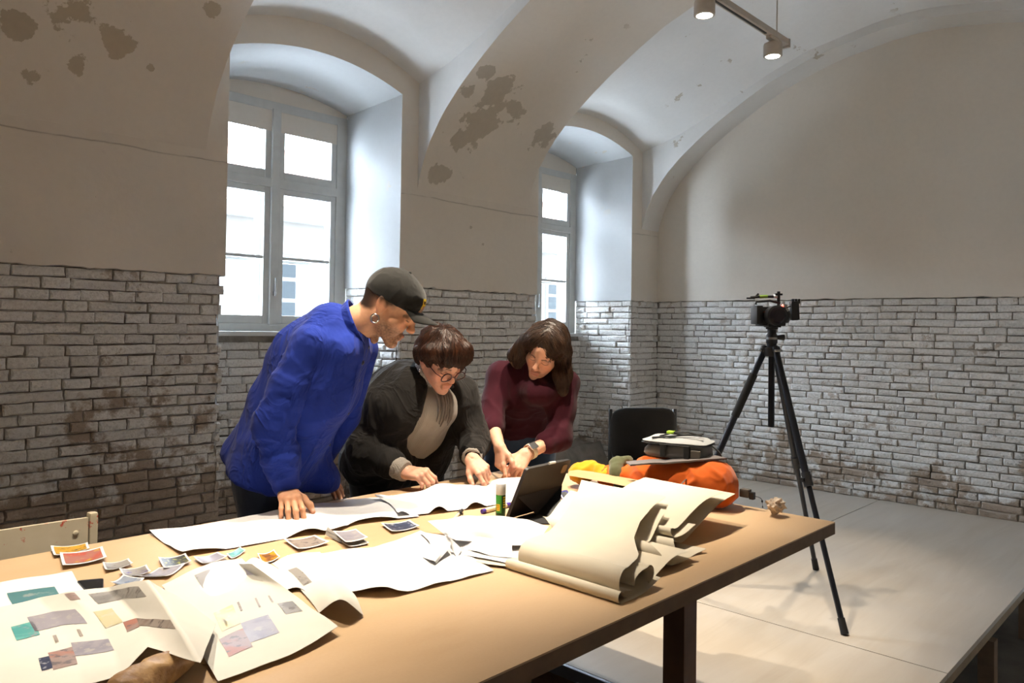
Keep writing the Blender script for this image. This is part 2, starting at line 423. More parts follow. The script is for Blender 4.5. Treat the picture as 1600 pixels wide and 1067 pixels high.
# ---- vault: caps over the bays, wide arch bands between
def cap(x0, x1):
    P = []
    for y in YS:
        e = vedge(y); P.append([(x0+(x1-x0)*i/20, y, e+.18*(1-(2*i/20-1)**2)) for i in range(21)])
    return struct(MB().grid(P).build('ceiling', M_vault, smooth=True))
def band(name, x0, x1, mat, sides=(True, True)):
    m = MB(); k = max(2, int((x1-x0)/.12)); m.grid([[(x0+(x1-x0)*i/k, y, soffit(y)) for i in range(k+1)] for y in YS])
    b = struct(m.build(name, mat, smooth=True))
    for s, x in zip(sides, (x0, x1)):
        if s: MB().grid([[(x, y, soffit(y)+(vedge(y)+.05-soffit(y))*t) for t in (0, .5, 1)] for y in YS]).build('arch_flank', M_vault, b)
    return b
cap(-.75, .73); cap(1.89, 3.38); cap(4.5, 6.1)
band('trim_1', XL, -.75, M_vault, (False, True)); band('trim_2', .73, 1.89, M_arch1); band('trim_3', 3.38, 4.5, M_arch2); band('trim_4', 6.1, XR, M_vault, (True, False))
m = MB(); m.box((XL-.3, YB-.3, 4.0), (XR+.3, YW+.9, 4.15)); struct(m.build('roof_slab', M_vault_dark))
for (x0, x1) in ((XL, N1[0]-.10), (N1[1], N2[0]-.10), (N2[1], XR+.6)):
    MB().box((x0+.04, YW+.06, -.4), (x1, 4.88, 4.1)).build('masonry_core', M_vault_dark, wp2)
MB().box((XR+.05, YB-.3, -.4), (XR+.6, 4.88, 4.1)).build('masonry_core', M_vault_dark, wr)
MB().box((2.0, 4.75, -.4), (6.0, 5.0, 1.2)).build('masonry_core', M_vault_dark, wp2)
MB().box((2.0, 4.75, 2.83), (6.0, 5.0, 4.1)).build('masonry_core', M_vault_dark, wp2)

# ---- windows: painted box casements, two leaves under two fanlights, an outer set behind
M_frame = plain('white_gloss_paint', (.66, .67, .65), .45, var=.1, vs=14)
def glass_mat():
    t = NT('window_glass'); tr = t.n('ShaderNodeBsdfTransparent'); gl = t.n('ShaderNodeBsdfGlossy'); gl.inputs['Roughness'].default_value = .02
    fr = t.n('ShaderNodeLayerWeight'); fr.inputs[0].default_value = .12
    mx = t.n('ShaderNodeMixShader'); t.t.links.new(t.math('MULTIPLY', fr.outputs['Facing'], .35), mx.inputs[0]); t.t.links.new(tr.outputs[0], mx.inputs[1]); t.t.links.new(gl.outputs[0], mx.inputs[2])
    tr.inputs[0].default_value = (.955, .955, .96, 1)
    t.t.links.new(mx.outputs[0], t.t.nodes['Material Output'].inputs[0]); return t.m
M_glass = glass_mat()
M_steel = plain('worn_steel', (.45, .45, .44), .35, 1.0)
def window(name, cx, hw):
    w = struct(empty(name, (cx, WY, 0))); z0, z1, zt = 1.265, 2.80, 2.255
    def bx(nm, a, b, par, bev=.004, mat=M_frame): return MB().box(a, b, bev=bev).build(nm, mat, par)
    for lay, (yy, ins) in enumerate(((0.0, 0.0), (.12, -.04))):
        h = hw-ins; jm = .035 if lay == 0 else 0; a0, a1 = z0+ins*.6, z1-ins*.6
        bx('frame_post', (-h-jm, yy, a0), (-h+.055, yy+.06, a1), w); bx('frame_post', (h-.055, yy, a0), (h+jm, yy+.06, a1), w)
        bx('frame_head', (-h+.055, yy, a1-.06), (h-.055, yy+.06, a1), w); bx('frame_foot', (-h+.055, yy, a0), (h-.055, yy+.06, a0+.05), w)
        bx('mullion', (-.03, yy-.012*(lay == 0), a0+.04), (.03, yy+.05, a1-.05), w); bx('transom', (-h+.05, yy-.008, zt-.03), (h-.05, yy+.05, zt+.03), w, .006)
        for sx in (-1, 1):
            x0, x1 = (-h+.055, -.03) if sx < 0 else (.03, h-.055)
            for (s0, s1, mun) in ((a0+.05, zt-.03, True), (zt+.03, a1-.06, False)):
                g = MB(); t = .042 if lay == 0 else .03
                sh = bx('sash_stile', (x0, yy+.008, s0), (x0+t, yy+.045, s1), w)
                for a, b in (((x1-t, yy+.008, s0), (x1, yy+.045, s1)), ((x0+t, yy+.008, s1-t), (x1-t, yy+.045, s1)), ((x0+t, yy+.008, s0), (x1-t, yy+.045, s0+t*1.3))): bx('sash_rail', a, b, sh)
                if mun:
                    zm = s0+(s1-s0)*.485; bx('glazing_bar', (x0+t, yy+.014, zm-.011), (x1-t, yy+.04, zm+.011), sh)
                    bx('pane', (x0+t, yy+.026, s0+t), (x1-t, yy+.029, zm), sh, 0, M_glass); bx('pane', (x0+t, yy+.026, zm), (x1-t, yy+.029, s1-t), sh, 0, M_glass)
                else: bx('pane', (x0+t, yy+.026, s0+t), (x1-t, yy+.029, s1-t), sh, 0, M_glass)
    for sx in (-1, 1): bx('casing', (sx*hw-.012+sx*.035, .05, z0), (sx*hw+.012+sx*.035, .13, z1), w)
    bx('casing_head', (-hw, .05, z1-.015), (hw, .18, z1+.01), w); bx('casing_foot', (-hw, .05, z0-.005), (hw, .18, z0+.02), w)
    bx('window_sill', (-hw-.02, -.115, z0-.03), (hw+.02, .03, z0), w, .008)
    hd = MB().tube([(.0, -.03, 1.50), (.0, -.03, 1.62)], .006).box((-.008, -.03, 1.50), (.008, -.012, 1.53)); hd.build('handle', M_steel, w)
    return w
window('window_1', 2.635, .535); window('window_2', 5.285, .52)

# ---- house across the street
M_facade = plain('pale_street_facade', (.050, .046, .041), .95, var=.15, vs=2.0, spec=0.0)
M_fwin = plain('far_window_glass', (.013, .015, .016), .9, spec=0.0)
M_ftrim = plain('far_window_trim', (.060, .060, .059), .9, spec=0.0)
bd = empty('street_house', (8, 15.5, -6)); tag(bd, 'pale plastered house across the street seen through the left window', 'building')
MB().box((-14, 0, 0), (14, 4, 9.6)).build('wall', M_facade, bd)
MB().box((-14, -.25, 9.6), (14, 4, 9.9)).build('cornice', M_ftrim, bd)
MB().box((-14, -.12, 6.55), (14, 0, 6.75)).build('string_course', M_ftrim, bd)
M_roof = plain('far_roof_tiles', (.42, .24, .17), .8)
MB().grid([[(-14, -.3, 9.9), (14, -.3, 9.9)], [(-14, 4, 12.2), (14, 4, 12.2)]]).build('roof', M_roof, bd)
for zf in (1.2, 4.4, 7.3):
    for i in range(14):
        x = -12.5+i*1.9
        wdo = MB().box((x-.5, -.05, zf), (x+.5, .1, zf+1.55)).build('window', M_ftrim, bd)
        for sx in (-1, 1):
            for k in range(3): MB().box((x+sx*.23-.17, -.07, zf+.12+k*.47), (x+sx*.23+.17, -.04, zf+.5+k*.47)).build('pane', M_fwin, wdo)

# ---- floors
def ply_mat():
    t = NT('floor_plywood'); P = t.co('World'); oi = t.n('ShaderNodeObjectInfo').outputs['Random']
    g = t.noise(1.0, t.scale(P, (1.2, 9, 1)), 5, .6, dist=.6); big = t.noise(.9, P, 4)
    c = t.mix(t.ramp(g, [(.35, 0.0), (.7, 1.0)]), (.47, .40, .315), (.55, .485, .40))
    c = t.mix(t.math('MULTIPLY', t.ramp(big, [(.4, 0.0), (.62, 1.0)]), .5), c, (.52, .49, .455))
    sc = t.noise(40, t.scale(P, (.15, 1, 1)), 3); c = t.mix(t.math('MULTIPLY', t.ramp(sc, [(.62, 0.0), (.7, 1.0)]), .2), c, (.45, .40, .33))
    rg = t.ramp(big, [(.3, .34), (.7, .5)])
    t.bump(g, .05, .002)
    return t.out(c, rg, 0, .35)
M_ply = ply_mat()
M_timber = plain('rough_joist_timber', (.30, .20, .125), .85, var=.4, vs=9, bump=.3)
M_conc = plain('dusty_concrete', (.16, .145, .13), .95, var=.4, vs=5, bump=.3)
fl = struct(obj('floor', mesh('floor', [], []), M_ply))
def sheet(x0, x1, y0, y1): MB().box((x0, y0, -.022), (x1, y1, 0), bev=.0015).build('plywood_sheet', M_ply, fl)
g = .003
for (x0, x1, y0, y1) in ((3.353+g, 6.41, .835, 2.08), (3.353+g, 6.41, 2.08+g*2, 3.325), (3.353+g, 6.41, 3.325+g*2, 4.16), (2.37, 3.353-g, .835, 2.08), (2.37, 3.353-g, 2.08+g*2, 3.325), (2.37, 3.353-g, 3.325+g*2, 4.16), (-2.0, 2.37-g*2, 2.30, 3.325), (-2.0, 2.37-g*2, 3.325+g*2, 4.16)):
    sheet(x0, x1, y0, y1)
for (nx0, nx1) in (N1, N2): sheet(nx0-.0, nx1, 4.162, 4.70)
low = struct(MB().box((XL, YB, -.46), (XR, YW+.3, -.40)).build('floor_lower', M_conc))
deck = empty('platform_frame', (4, 1, -.4)); tag(deck, 'rough timber frame carrying the raised plywood floor', 'platform')
def beam(nm, a, b, mat=M_timber): 
    o = MB().box(a, b, bev=.003).build(nm, mat); local(o, deck); return o
beam('fascia_board', (2.37, .845, -.075), (6.39, .885, -.0225), plain('pale_fascia_timber', (.36, .27, .17), .8, var=.3, vs=9))
for x in (2.42, 3.35, 4.28, 5.2, 6.1):
    beam('joist', (x-.035, .89, -.14), (x+.035, 4.1, -.0225)); beam('post', (x-.035, .86, -.40), (x+.035, .93, -.142)); beam('post', (x-.035, 2.5, -.40), (x+.035, 2.57, -.142))
for y in (.95, 1.55, 2.15, 2.34, 3.3): beam('joist', (-1.9, y-.04, -.14), (2.37, y+.04, -.0225)); 
for x in (-1.6, -.2, 1.1, 2.25):
    for y in (.95, 1.55, 2.15, 2.34, 3.3): beam('post', (x-.035, y-.035, -.40), (x+.035, y+.035, -.142))
M_zinc = plain('zinc_edge_strip', (.30, .32, .34), .45, .8)
beam('edge_strip', (2.352, .9, -.05), (2.3695, 2.29, -.001), M_zinc)
for k, (x, y, rz) in enumerate(((1.98, 2.02, .3), (2.12, 1.72, -.2))):
    o = MB().box((-.10, -.06, 0), (.10, .06, .05), Matrix.Translation((x, y, -.022)) @ Matrix.Rotation(rz, 4, 'Z'), .004).build('offcut_block', plain('grey_offcut', (.36, .37, .38), .8))
    tag(o, ['grey wood offcut lying on the joists below the table, farther one', 'grey wood offcut lying on the joists below the table, nearer one'][k], 'offcut', 'offcuts under the table')
o = MB().box((-.5, -.035, -.02), (.5, .035, .02), Matrix.Translation((4.95, .58, -.30)) @ Euler((0, R(-14), R(28))).to_matrix().to_4x4(), .003).build('loose_board', plain('bare_board', (.36, .27, .17), .85, var=.3, vs=8))
tag(o, 'bare board leaning in the gap in front of the raised floor', 'board')

# ---- track lamps
M_track = plain('white_track_paint', (.62, .58, .53), .5)
M_led = emitter('lamp_glow', (1, .93, .82), 30.0)
M_blk = plain('black_plastic', (.018, .018, .02), .45)
TY, TZ = 1.95, 2.99
tr = empty('track_rail', (2, TY, TZ)); tag(tr, 'white ceiling track rail hanging on a thin cable', 'track rail')
local(MB().box((-1.2, TY-.02, TZ), (4.36, TY+.02, TZ+.035), bev=.003).build('rail', M_track), tr)
local(MB().box((3.52, TY-.006, TZ-.004), (4.10, TY+.006, TZ+.001)).build('slot', M_blk), tr)
local(MB().box((4.36, TY-.022, TZ-.012), (4.375, TY+.022, TZ+.038)).build('end_cap', M_track), tr)
for x in (4.24, 2.2, .2): local(MB().tube([(x, TY, TZ+.03), (x, TY, soffit(TY)+.3)], .004, 6).build('cable', M_track), tr)
def lamp(x, label, power, cone=58):
    r = empty('track_spotlight', (x, TY, TZ)); tag(r, label, 'spotlight', 'spotlights on the ceiling track')
    MB().box((-.055, -.016, -.02), (.055, .016, 0), bev=.003).build('adapter', M_track, r)
    MB().lathe([(.018, -.02), (.018, -.035), (.05, -.037), (.052, -.045), (.052, -.108), (.049, -.110), (.040, -.110), (.040, -.106)], n=28).build('housing', M_track, r, angle=40)
    MB().lathe([(.039, -.1085), (.039, -.1075)], n=24).build('lens', M_led, r)
    L = bpy.data.lights.new('spot_beam', 'SPOT'); L.energy = power; L.color = (1.0, .86, .68); L.spot_size = R(cone); L.spot_blend = .7; L.shadow_soft_size = .022
    lo = bpy.data.objects.new('spot_beam', L); C.objects.link(lo); lo.parent = r; lo.location = (0, 0, -.13); return r
LAMP_W = 225
lamp(4.19, 'white track spotlight at the far end of the rail, beside the cable', LAMP_W*.52, 50)
lamp(3.42, 'white track spotlight second from the rail end, at the upper edge of the picture', LAMP_W*.5, 50)
for i, x in enumerate((2.65, 1.88, 1.1, .35)): lamp(x, 'white track spotlight, %s from the free end of the rail, above the table' % ('third', 'fourth', 'fifth', 'sixth')[i], LAMP_W*(1.0, 1.12, .80, .62)[i])
# ================================================================== PEOPLE: bodies and clothes grown as smooth blended volumes
V = lambda *a: np.array(a, dtype=np.float64)
def vn(v): return np.asarray(v, float)/np.linalg.norm(v)
class Field:
    def __init__(s, lo, hi, h):
        s.lo = np.asarray(lo, float); s.h = h; s.n = np.ceil((np.asarray(hi, float)-s.lo)/h).astype(int)+1
        s.d = np.full(s.n, 1.0, np.float32)
    def _win(s, lo, hi):
        a = np.clip(np.floor((np.asarray(lo)-s.lo)/s.h).astype(int), 0, s.n); b = np.clip(np.ceil((np.asarray(hi)-s.lo)/s.h).astype(int)+1, 0, s.n)
        if np.any(b <= a): return None, None
        sl = tuple(slice(i, j) for i, j in zip(a, b))
        ax = [s.lo[k]+s.h*np.arange(a[k], b[k]) for k in range(3)]
        return sl, ax
    def _put(s, sl, v, k, mode):
        a = s.d[sl]
        if mode == 'u':
            if k <= 0: s.d[sl] = np.minimum(a, v)
            else: h = np.clip(.5+.5*(a-v)/k, 0, 1); s.d[sl] = a*(1-h)+v*h-k*h*(1-h)
        else:
            if k <= 0: s.d[sl] = np.maximum(a, -v)
            else: h = np.clip(.5-.5*(a+v)/k, 0, 1); s.d[sl] = a*(1-h)-v*h+k*h*(1-h)
    def cone(s, a, b, ra, rb=None, k=.03, mode='u', flat=None):
        rb = ra if rb is None else rb; a = np.asarray(a, float); b = np.asarray(b, float); m = max(ra, rb)+k+.03
        sl, ax = s._win(np.minimum(a, b)-m, np.maximum(a, b)+m)
        if sl is None: return s
        x, y, z = ax[0][:, None, None], ax[1][None, :, None], ax[2][None, None, :]
        ab = b-a; L = max(ab@ab, 1e-9)
        t = np.clip(((x-a[0])*ab[0]+(y-a[1])*ab[1]+(z-a[2])*ab[2])/L, 0, 1)
        dx, dy, dz = x-a[0]-t*ab[0], y-a[1]-t*ab[1], z-a[2]-t*ab[2]
        q = dx*dx+dy*dy+dz*dz
        if flat is not None:      # (direction, factor): thinner along that direction
            n, f = flat; e = dx*n[0]+dy*n[1]+dz*n[2]; q = q+e*e*(f*f-1)
        s._put(sl, (np.sqrt(q)-(ra+(rb-ra)*t)).astype(np.float32), k, mode); return s
    def chain(s, pts, rad, k=.03, mode='u', flat=None):
        for i in range(len(pts)-1): s.cone(pts[i], pts[i+1], rad[i], rad[i+1], k, mode, flat)
        return s
    def ell(s, c, r, Rm=None, k=.03, mode='u'):
        c = np.asarray(c, float); r = np.asarray(r, float); m = r.max()+k+.02
        sl, ax = s._win(c-m, c+m)
        if sl is None: return s
        x, y, z = ax[0][:, None, None]-c[0], ax[1][None, :, None]-c[1], ax[2][None, None, :]-c[2]
        if Rm is not None: x, y, z = [Rm[0, i]*x+Rm[1, i]*y+Rm[2, i]*z for i in range(3)]
        k0 = np.sqrt((x/r[0])**2+(y/r[1])**2+(z/r[2])**2); k1 = np.sqrt((x/r[0]**2)**2+(y/r[1]**2)**2+(z/r[2]**2)**2)+1e-9
        s._put(sl, (k0*(k0-1)/k1).astype(np.float32), k, mode); return s
    def cut(s, p, n, k=0.0):
        """remove the side the normal points to"""
        ax = [s.lo[i]+s.h*np.arange(s.n[i]) for i in range(3)]; n = vn(n)
        v = (ax[0][:, None, None]-p[0])*n[0]+(ax[1][None, :, None]-p[1])*n[1]+(ax[2][None, None, :]-p[2])*n[2]
        if k <= 0: s.d = np.maximum(s.d, v.astype(np.float32))
        else:
            b = v.astype(np.float32); h = np.clip(.5-.5*(s.d-b)/k, 0, 1); s.d = s.d*(1-h)+b*h+k*h*(1-h)
        return s
    def mesh(s):
        """surface nets -> verts, quads"""
        d = s.d; g = d < 0; nx, ny, nz = d.shape
        c = np.zeros((nx-1, ny-1, nz-1), np.int8)
        for i in (0, 1):
            for j in (0, 1):
                for k in (0, 1): c += g[i:nx-1+i, j:ny-1+j, k:nz-1+k]
        I = np.argwhere((c > 0) & (c < 8)); vid = np.full(c.shape, -1, np.int64); vid[tuple(I.T)] = np.arange(len(I))
        acc = np.zeros((len(I), 3)); cnt = np.zeros(len(I)); cor = [(i, j, k) for i in (0, 1) for j in (0, 1) for k in (0, 1)]
        val = {o: d[I[:, 0]+o[0], I[:, 1]+o[1], I[:, 2]+o[2]].astype(float) for o in cor}
        for o in cor:
            for ax in range(3):
                if o[ax] == 0:
                    p = list(o); p[ax] = 1; p = tuple(p); a, b = val[o], val[p]; m = (a < 0) != (b < 0)
                    t = np.where(m, a/(a-b+1e-12), 0); q = np.tile(np.array(o, float), (len(I), 1)); q[:, ax] += t
                    acc[m] += q[m]; cnt[m] += 1
        v = s.lo+s.h*(I+acc/np.maximum(cnt, 1)[:, None]); F = []
        for ax in range(3):
            b, cc = (ax+1) % 3, (ax+2) % 3
            sl0 = [slice(None)]*3; sl1 = [slice(None)]*3; sl0[ax] = slice(0, -1); sl1[ax] = slice(1, None)
            for q in (b, cc): sl0[q] = slice(1, -1); sl1[q] = slice(1, -1)
            A, B = g[tuple(sl0)], g[tuple(sl1)]
            for flip in (False, True):
                E = np.argwhere(A & ~B) if not flip else np.argwhere(~A & B)
                if not len(E): continue
                E = E.copy(); E[:, b] += 1; E[:, cc] += 1
                def at(db, dc): q = E.copy(); q[:, b] -= db; q[:, cc] -= dc; return vid[tuple(q.T)]
                quad = np.stack([at(1, 1), at(0, 1), at(0, 0), at(1, 0)], 1)
                F.append(quad if not flip else quad[:, ::-1])
        F = np.concatenate(F); F = F[(F >= 0).all(1)]
        return v, F
def np_mesh(name, v, f):
    m = bpy.data.meshes.new(name); m.vertices.add(len(v)); m.vertices.foreach_set('co', np.asarray(v, np.float32).ravel())
    m.loops.add(f.size); m.loops.foreach_set('vertex_index', f.astype(np.int32).ravel())
    m.polygons.add(len(f)); m.polygons.foreach_set('loop_start', np.arange(0, f.size, 4, dtype=np.int32))
    m.polygons.foreach_set('use_smooth', np.ones(len(f), bool)); m.update(calc_edges=True); m.validate(); return m
def relax(v, f, it=2, lam=.5):
    e = np.concatenate([f[:, [0, 1]], f[:, [1, 2]], f[:, [2, 3]], f[:, [3, 0]]])
    for _ in range(it):
        a = np.zeros_like(v); c = np.zeros(len(v)); np.add.at(a, e[:, 0], v[e[:, 1]]); np.add.at(c, e[:, 0], 1); np.add.at(a, e[:, 1], v[e[:, 0]]); np.add.at(c, e[:, 1], 1)
        v = v+lam*(a/np.maximum(c, 1)[:, None]-v)
    return v
def normals(v, f):
    n = np.cross(v[f[:, 2]]-v[f[:, 0]], v[f[:, 3]]-v[f[:, 1]]); a = np.zeros_like(v)
    for k in range(4): np.add.at(a, f[:, k], n)
    return a/(np.linalg.norm(a, axis=1)[:, None]+1e-12)
def folds(v, f, amp, freq, axis=None, stretch=.3, seed=0.0, ridge=True):
    """drape wrinkles: creased noise drawn out along an axis, pushed along the normals"""
    n = normals(v, f); q = v*freq
    if axis is not None:
        a = np.asarray(axis, float)
        if a.ndim == 1: a = vn(a); q = q+np.outer(q@a, a)*(stretch-1)
        else: q = q+a*((q*a).sum(1)*(stretch-1))[:, None]
    am = amp if hasattr(amp, '__len__') else np.full(len(v), amp); out = v.copy(); sd = Vector((seed, seed*1.7, 0))
    for i in range(len(v)):
        if am[i] < 1e-5: continue
        p = Vector(q[i])+sd; p = p+mnoise.noise_vector(p*.6)*.55; x = mnoise.noise(p)
        if ridge: x = (1-min(1, abs(x)*2.0))**2*1.2-.35+.35*((1-min(1, abs(mnoise.noise(p*2.1+sd))*2.2))**2)+.25*mnoise.noise(p*.4)
        else: x = x+.4*mnoise.noise(p*2.3)
        out[i] += n[i]*am[i]*x
    return out
from mathutils.bvhtree import BVHTree
def bvh_of(v, f): return BVHTree.FromPolygons([tuple(p) for p in v], [tuple(q) for q in f])
def arm_folds(v, f, a, b, r, amp, freq, seed, near=None):
    """creases running round a limb, strongest near a bend"""
    ab = b-a; L = ab@ab; t = np.clip(((v-a)@ab)/L, -.05, 1.05); d = np.linalg.norm(v-a-np.outer(t, ab), axis=1)
    w = np.clip(1.6-d/r, 0, 1)*np.clip((1.1-t)/.15, 0, 1)*np.clip((t+.1)/.2, 0, 1)
    if near is not None: w = w*(.35+.65*np.exp(-(np.linalg.norm(v-near, axis=1)/.10)**2))
    return folds(v, f, amp*w, freq, ab, 2.2, seed)
def cloth_part(name, F, mat, parent, amp=.006, freq=9, axis=None, stretch=.35, seed=0.0, it=2, ridge=True, arms=()):
    v, f = F.mesh(); v = relax(v, f, it); v = folds(v, f, amp(v) if callable(amp) else amp, freq, axis, stretch, seed, ridge)
    for (a, b, r, am, nr) in arms: v = arm_folds(v, f, a, b, r, am, 11, seed+3, nr)
    v = relax(v, f, 1, .3)
    o = obj(name, np_mesh(name, v, f), mat); bv = bvh_of(v, f); local(o, parent); return o, bv
def cv(r, u, t): 
    """direction given as right / up / towards the camera -> world"""
    return np.array(_r*r+Vector((0, 0, 1))*u-Vector((math.cos(YAW), math.sin(YAW), 0))*t)
def dp(px, py, d): return np.array(dep(px, py, d))
def basis(fwd, up):
    x = vn(fwd); up = np.asarray(up, float); z = vn(up-x*(up@x)); y = np.cross(z, x); return np.stack([x, y, z], 1)   # columns

def skin_mat(name, col):
    t = NT(name); at = t.n('ShaderNodeVertexColor'); at.layer_name = 'tint'
    fine = t.noise(90, detail=3); c = t.mix(1.0, at.outputs['Color'], t.ramp(fine, [(.3, .9), (.7, 1.0)]), 'MULTIPLY')
    t.b.inputs['Subsurface Weight'].default_value = .12; t.b.inputs['Subsurface Radius'].default_value = (.012, .005, .003)
    t.b.inputs['Subsurface Scale'].default_value = .5
    t.bump(fine, .08, .002); return t.out(c, .5, 0, .35)
M_skin = skin_mat('skin', None)

def head_island(origin, B, neck_end, scale=1.0, skin=(.62, .36, .24), opt=None, h=.0024):
    """head and neck in one surface. local frame: x face, y left, z up, origin between the ears"""
    o = dict(stub=0.0, beard=(.10, .06, .045), brow=(.09, .055, .04), lip=(.50, .20, .16), fem=0.0, hair=None, jaw=1.0); o.update(opt or {})
    ne = B.T @ (np.asarray(neck_end)-origin)/scale; fm = o['fem']
    lo = np.minimum([-.125, -.10, -.16], ne-.10); hi = np.maximum([.135, .10, .15], ne+.10)
    F = Field(lo, hi, h)
    F.ell((-.016, 0, .04), (.094, .074, .085), k=.0); F.ell((.028, 0, -.022), (.060, .058-.003*fm, .080), k=.03)
    F.cone((.025, 0, .045), (.05, 0, .055), .058, .045, .03)
    for s in (1, -1):
        F.cone((0, s*.054, -.04), (.068, s*.016, -.098), .017, .014, .025); F.ell((.054, s*.042, -.02), (.022, .018, .02), k=.02)
        F.cone((.062, s*.03, -.05), (.05, s*.045, -.03), .016, .016, .02)
    F.ell((.077, 0, -.100), (.016, .019-.004*fm, .015), k=.02)
    F.cone((.082, -.034, .022), (.082, .034, .022), .0115-.003*fm, k=.014); F.cone((.084, 0, .02), (.076, 0, .05), .016, .02, .02)
    for s in (1, -1): F.ell((.0995, s*.0105, -.030), (.0085, .0062, .0065), k=.006)
    F.ell((.1055, 0, -.028), (.0095, .0075, .0075), k=.006)
    for s in (1, -1):
        F.ell((.101, s*.033, .003), (.020, .0155, .0115), k=.010, mode='s')
        F.ell((.0755, s*.031, .002), (.0155, .0165, .0125), k=.004)
    F.cone((.083, 0, .020), (.1085, 0, -.026), .0085, .0095, .012)
    F.cone((.088, -.016, -.0615), (.088, .016, -.0615), .0075, k=.008); F.ell((.0935, 0, -.0605), (.006, .012, .0055), k=.006)
    F.cone((.087, -.013, -.073), (.087, .013, -.073), .008, k=.008)
    F.cone((.1, -.020, -.0665), (.1, .020, -.0665), .0022, k=.002, mode='s'); F.cone((.097, -.022, -.0668), (.097, .022, -.0668), .002, k=.002, mode='s')
    for s in (1, -1):
        Rm = np.array(Matrix.Rotation(R(-18), 3, 'Y') @ Matrix.Rotation(R(-16*s), 3, 'Z')).T
        F.ell((-.012, s*.076, .002), (.019, .0065, .031), Rm.T, k=.006); F.ell((-.009, s*.0835, .004), (.011, .005, .018), Rm.T, k=.004, mode='s'); F.ell((-.006, s*.0745, -.027), (.008, .005, .010), k=.005)
    F.cone((-.028, 0, -.035), ne*.55+np.array([-.028, 0, -.035])*.45, .053-.006*fm, .052-.006*fm, .035); F.cone(ne*.55+np.array([-.028, 0, -.035])*.45, ne, .052-.006*fm, .058-.014*fm, .03)
    if not fm: F.ell((.022, 0, -.125), (.012, .011, .013), k=.02)
    v, f = F.mesh(); v = relax(v, f, 1, .35); x, y, z = v.T; ay = np.abs(y)
    col = np.tile(np.array(skin), (len(v), 1))
    def blend(mask, c, a=1.0):
        m = np.clip(mask, 0, 1)[:, None]*a; col[:] = col*(1-m)+np.array(c)*m
    g = lambda cx, cy, cz, r: np.exp(-(((x-cx)**2+(ay-cy)**2+(z-cz)**2)/r**2))
    blend(g(.075, .042, -.028, .026), np.array(skin)*np.array([1.0, .72, .68]), .55); blend(g(.110, 0, -.028, .014), np.array(skin)*np.array([1, .76, .72]), .4)
    blend(g(-.01, .083, 0, .03), np.array(skin)*np.array([1, .74, .7]), .5)
    rs = (z < -.045) & (x > .0) | (np.abs(z+.047) < .008) & (x > .08) & (ay < .03)
    if o['stub']:
        nz = np.array([mnoise.noise(Vector(p)*160) for p in v])
        m = np.clip((-.028-z)/.03, 0, 1)*np.clip((x+.01)/.03, 0, 1)*np.clip((z+.145)/.02, 0, 1)*(.75+.5*nz); blend(m, o['beard'], o['stub'])
        blend(g(.055, .05, -.06, .04)*(.8+.5*nz), o['beard'], o['stub']*.7); blend(np.clip(1-np.abs(z+.049)/.007, 0, 1)*(x > .085)*(ay < .028), o['beard'], o['stub'])
    blend(np.clip(1-((z+.0605)/.0065)**2, 0, 1)*(x > .086)*np.clip((.021-ay)/.004, 0, 1), o['lip'], .55); blend(np.clip(1-((z+.0735)/.0075)**2, 0, 1)*(x > .086)*np.clip((.019-ay)/.004, 0, 1), o['lip'], .65)
    blend(np.clip(1-np.abs(z+.0668)/.0022, 0, 1)*(x > .082)*(ay < .021), (.20, .07, .055), .6)
    zb = .0235-.12*(ay-.03)**2/.03-.01*np.clip(ay-.035, 0, 1)/.03*3
    blend(np.clip(1.25-np.abs(z-zb)/(.0062-.0014*fm), 0, 1)*(x > .06)*np.clip((ay-.012)/.004, 0, 1)*np.clip((.054-ay)/.004, 0, 1), o['brow'], .85)
    blend(np.exp(-(((ay-.031)/.017)**2+((z-.011)/.006)**2))*(x > .07), np.array(skin)*.6, .5)
    zl = -.0035+.22*(ay-.031)**2/.02
    blend(np.clip(1.2-np.abs(z-zl)/.0028, 0, 1)*(x > .075)*(np.abs(ay-.031) < .0155), (.03, .018, .015), .95)
    if o['hair'] is not None:
        nz = np.array([mnoise.noise(Vector(p)*60) for p in v]); m = np.clip((.004-x-.02+(z-.0)*.4+nz*.008)/.012, 0, 1)*np.clip((z+.055+nz*.012)/.02, 0, 1); m *= 1-np.clip(g(-.01, .08, 0, .028)*1.6, 0, 1); blend(m, o['hair'], 1.0)
        blend(np.clip((z-.0+nz*.01)/.02, 0, 1)*np.clip((.035-x)/.02, 0, 1)*(ay > .05), o['hair'], .9)
    return origin+(v*scale) @ B.T, f, col

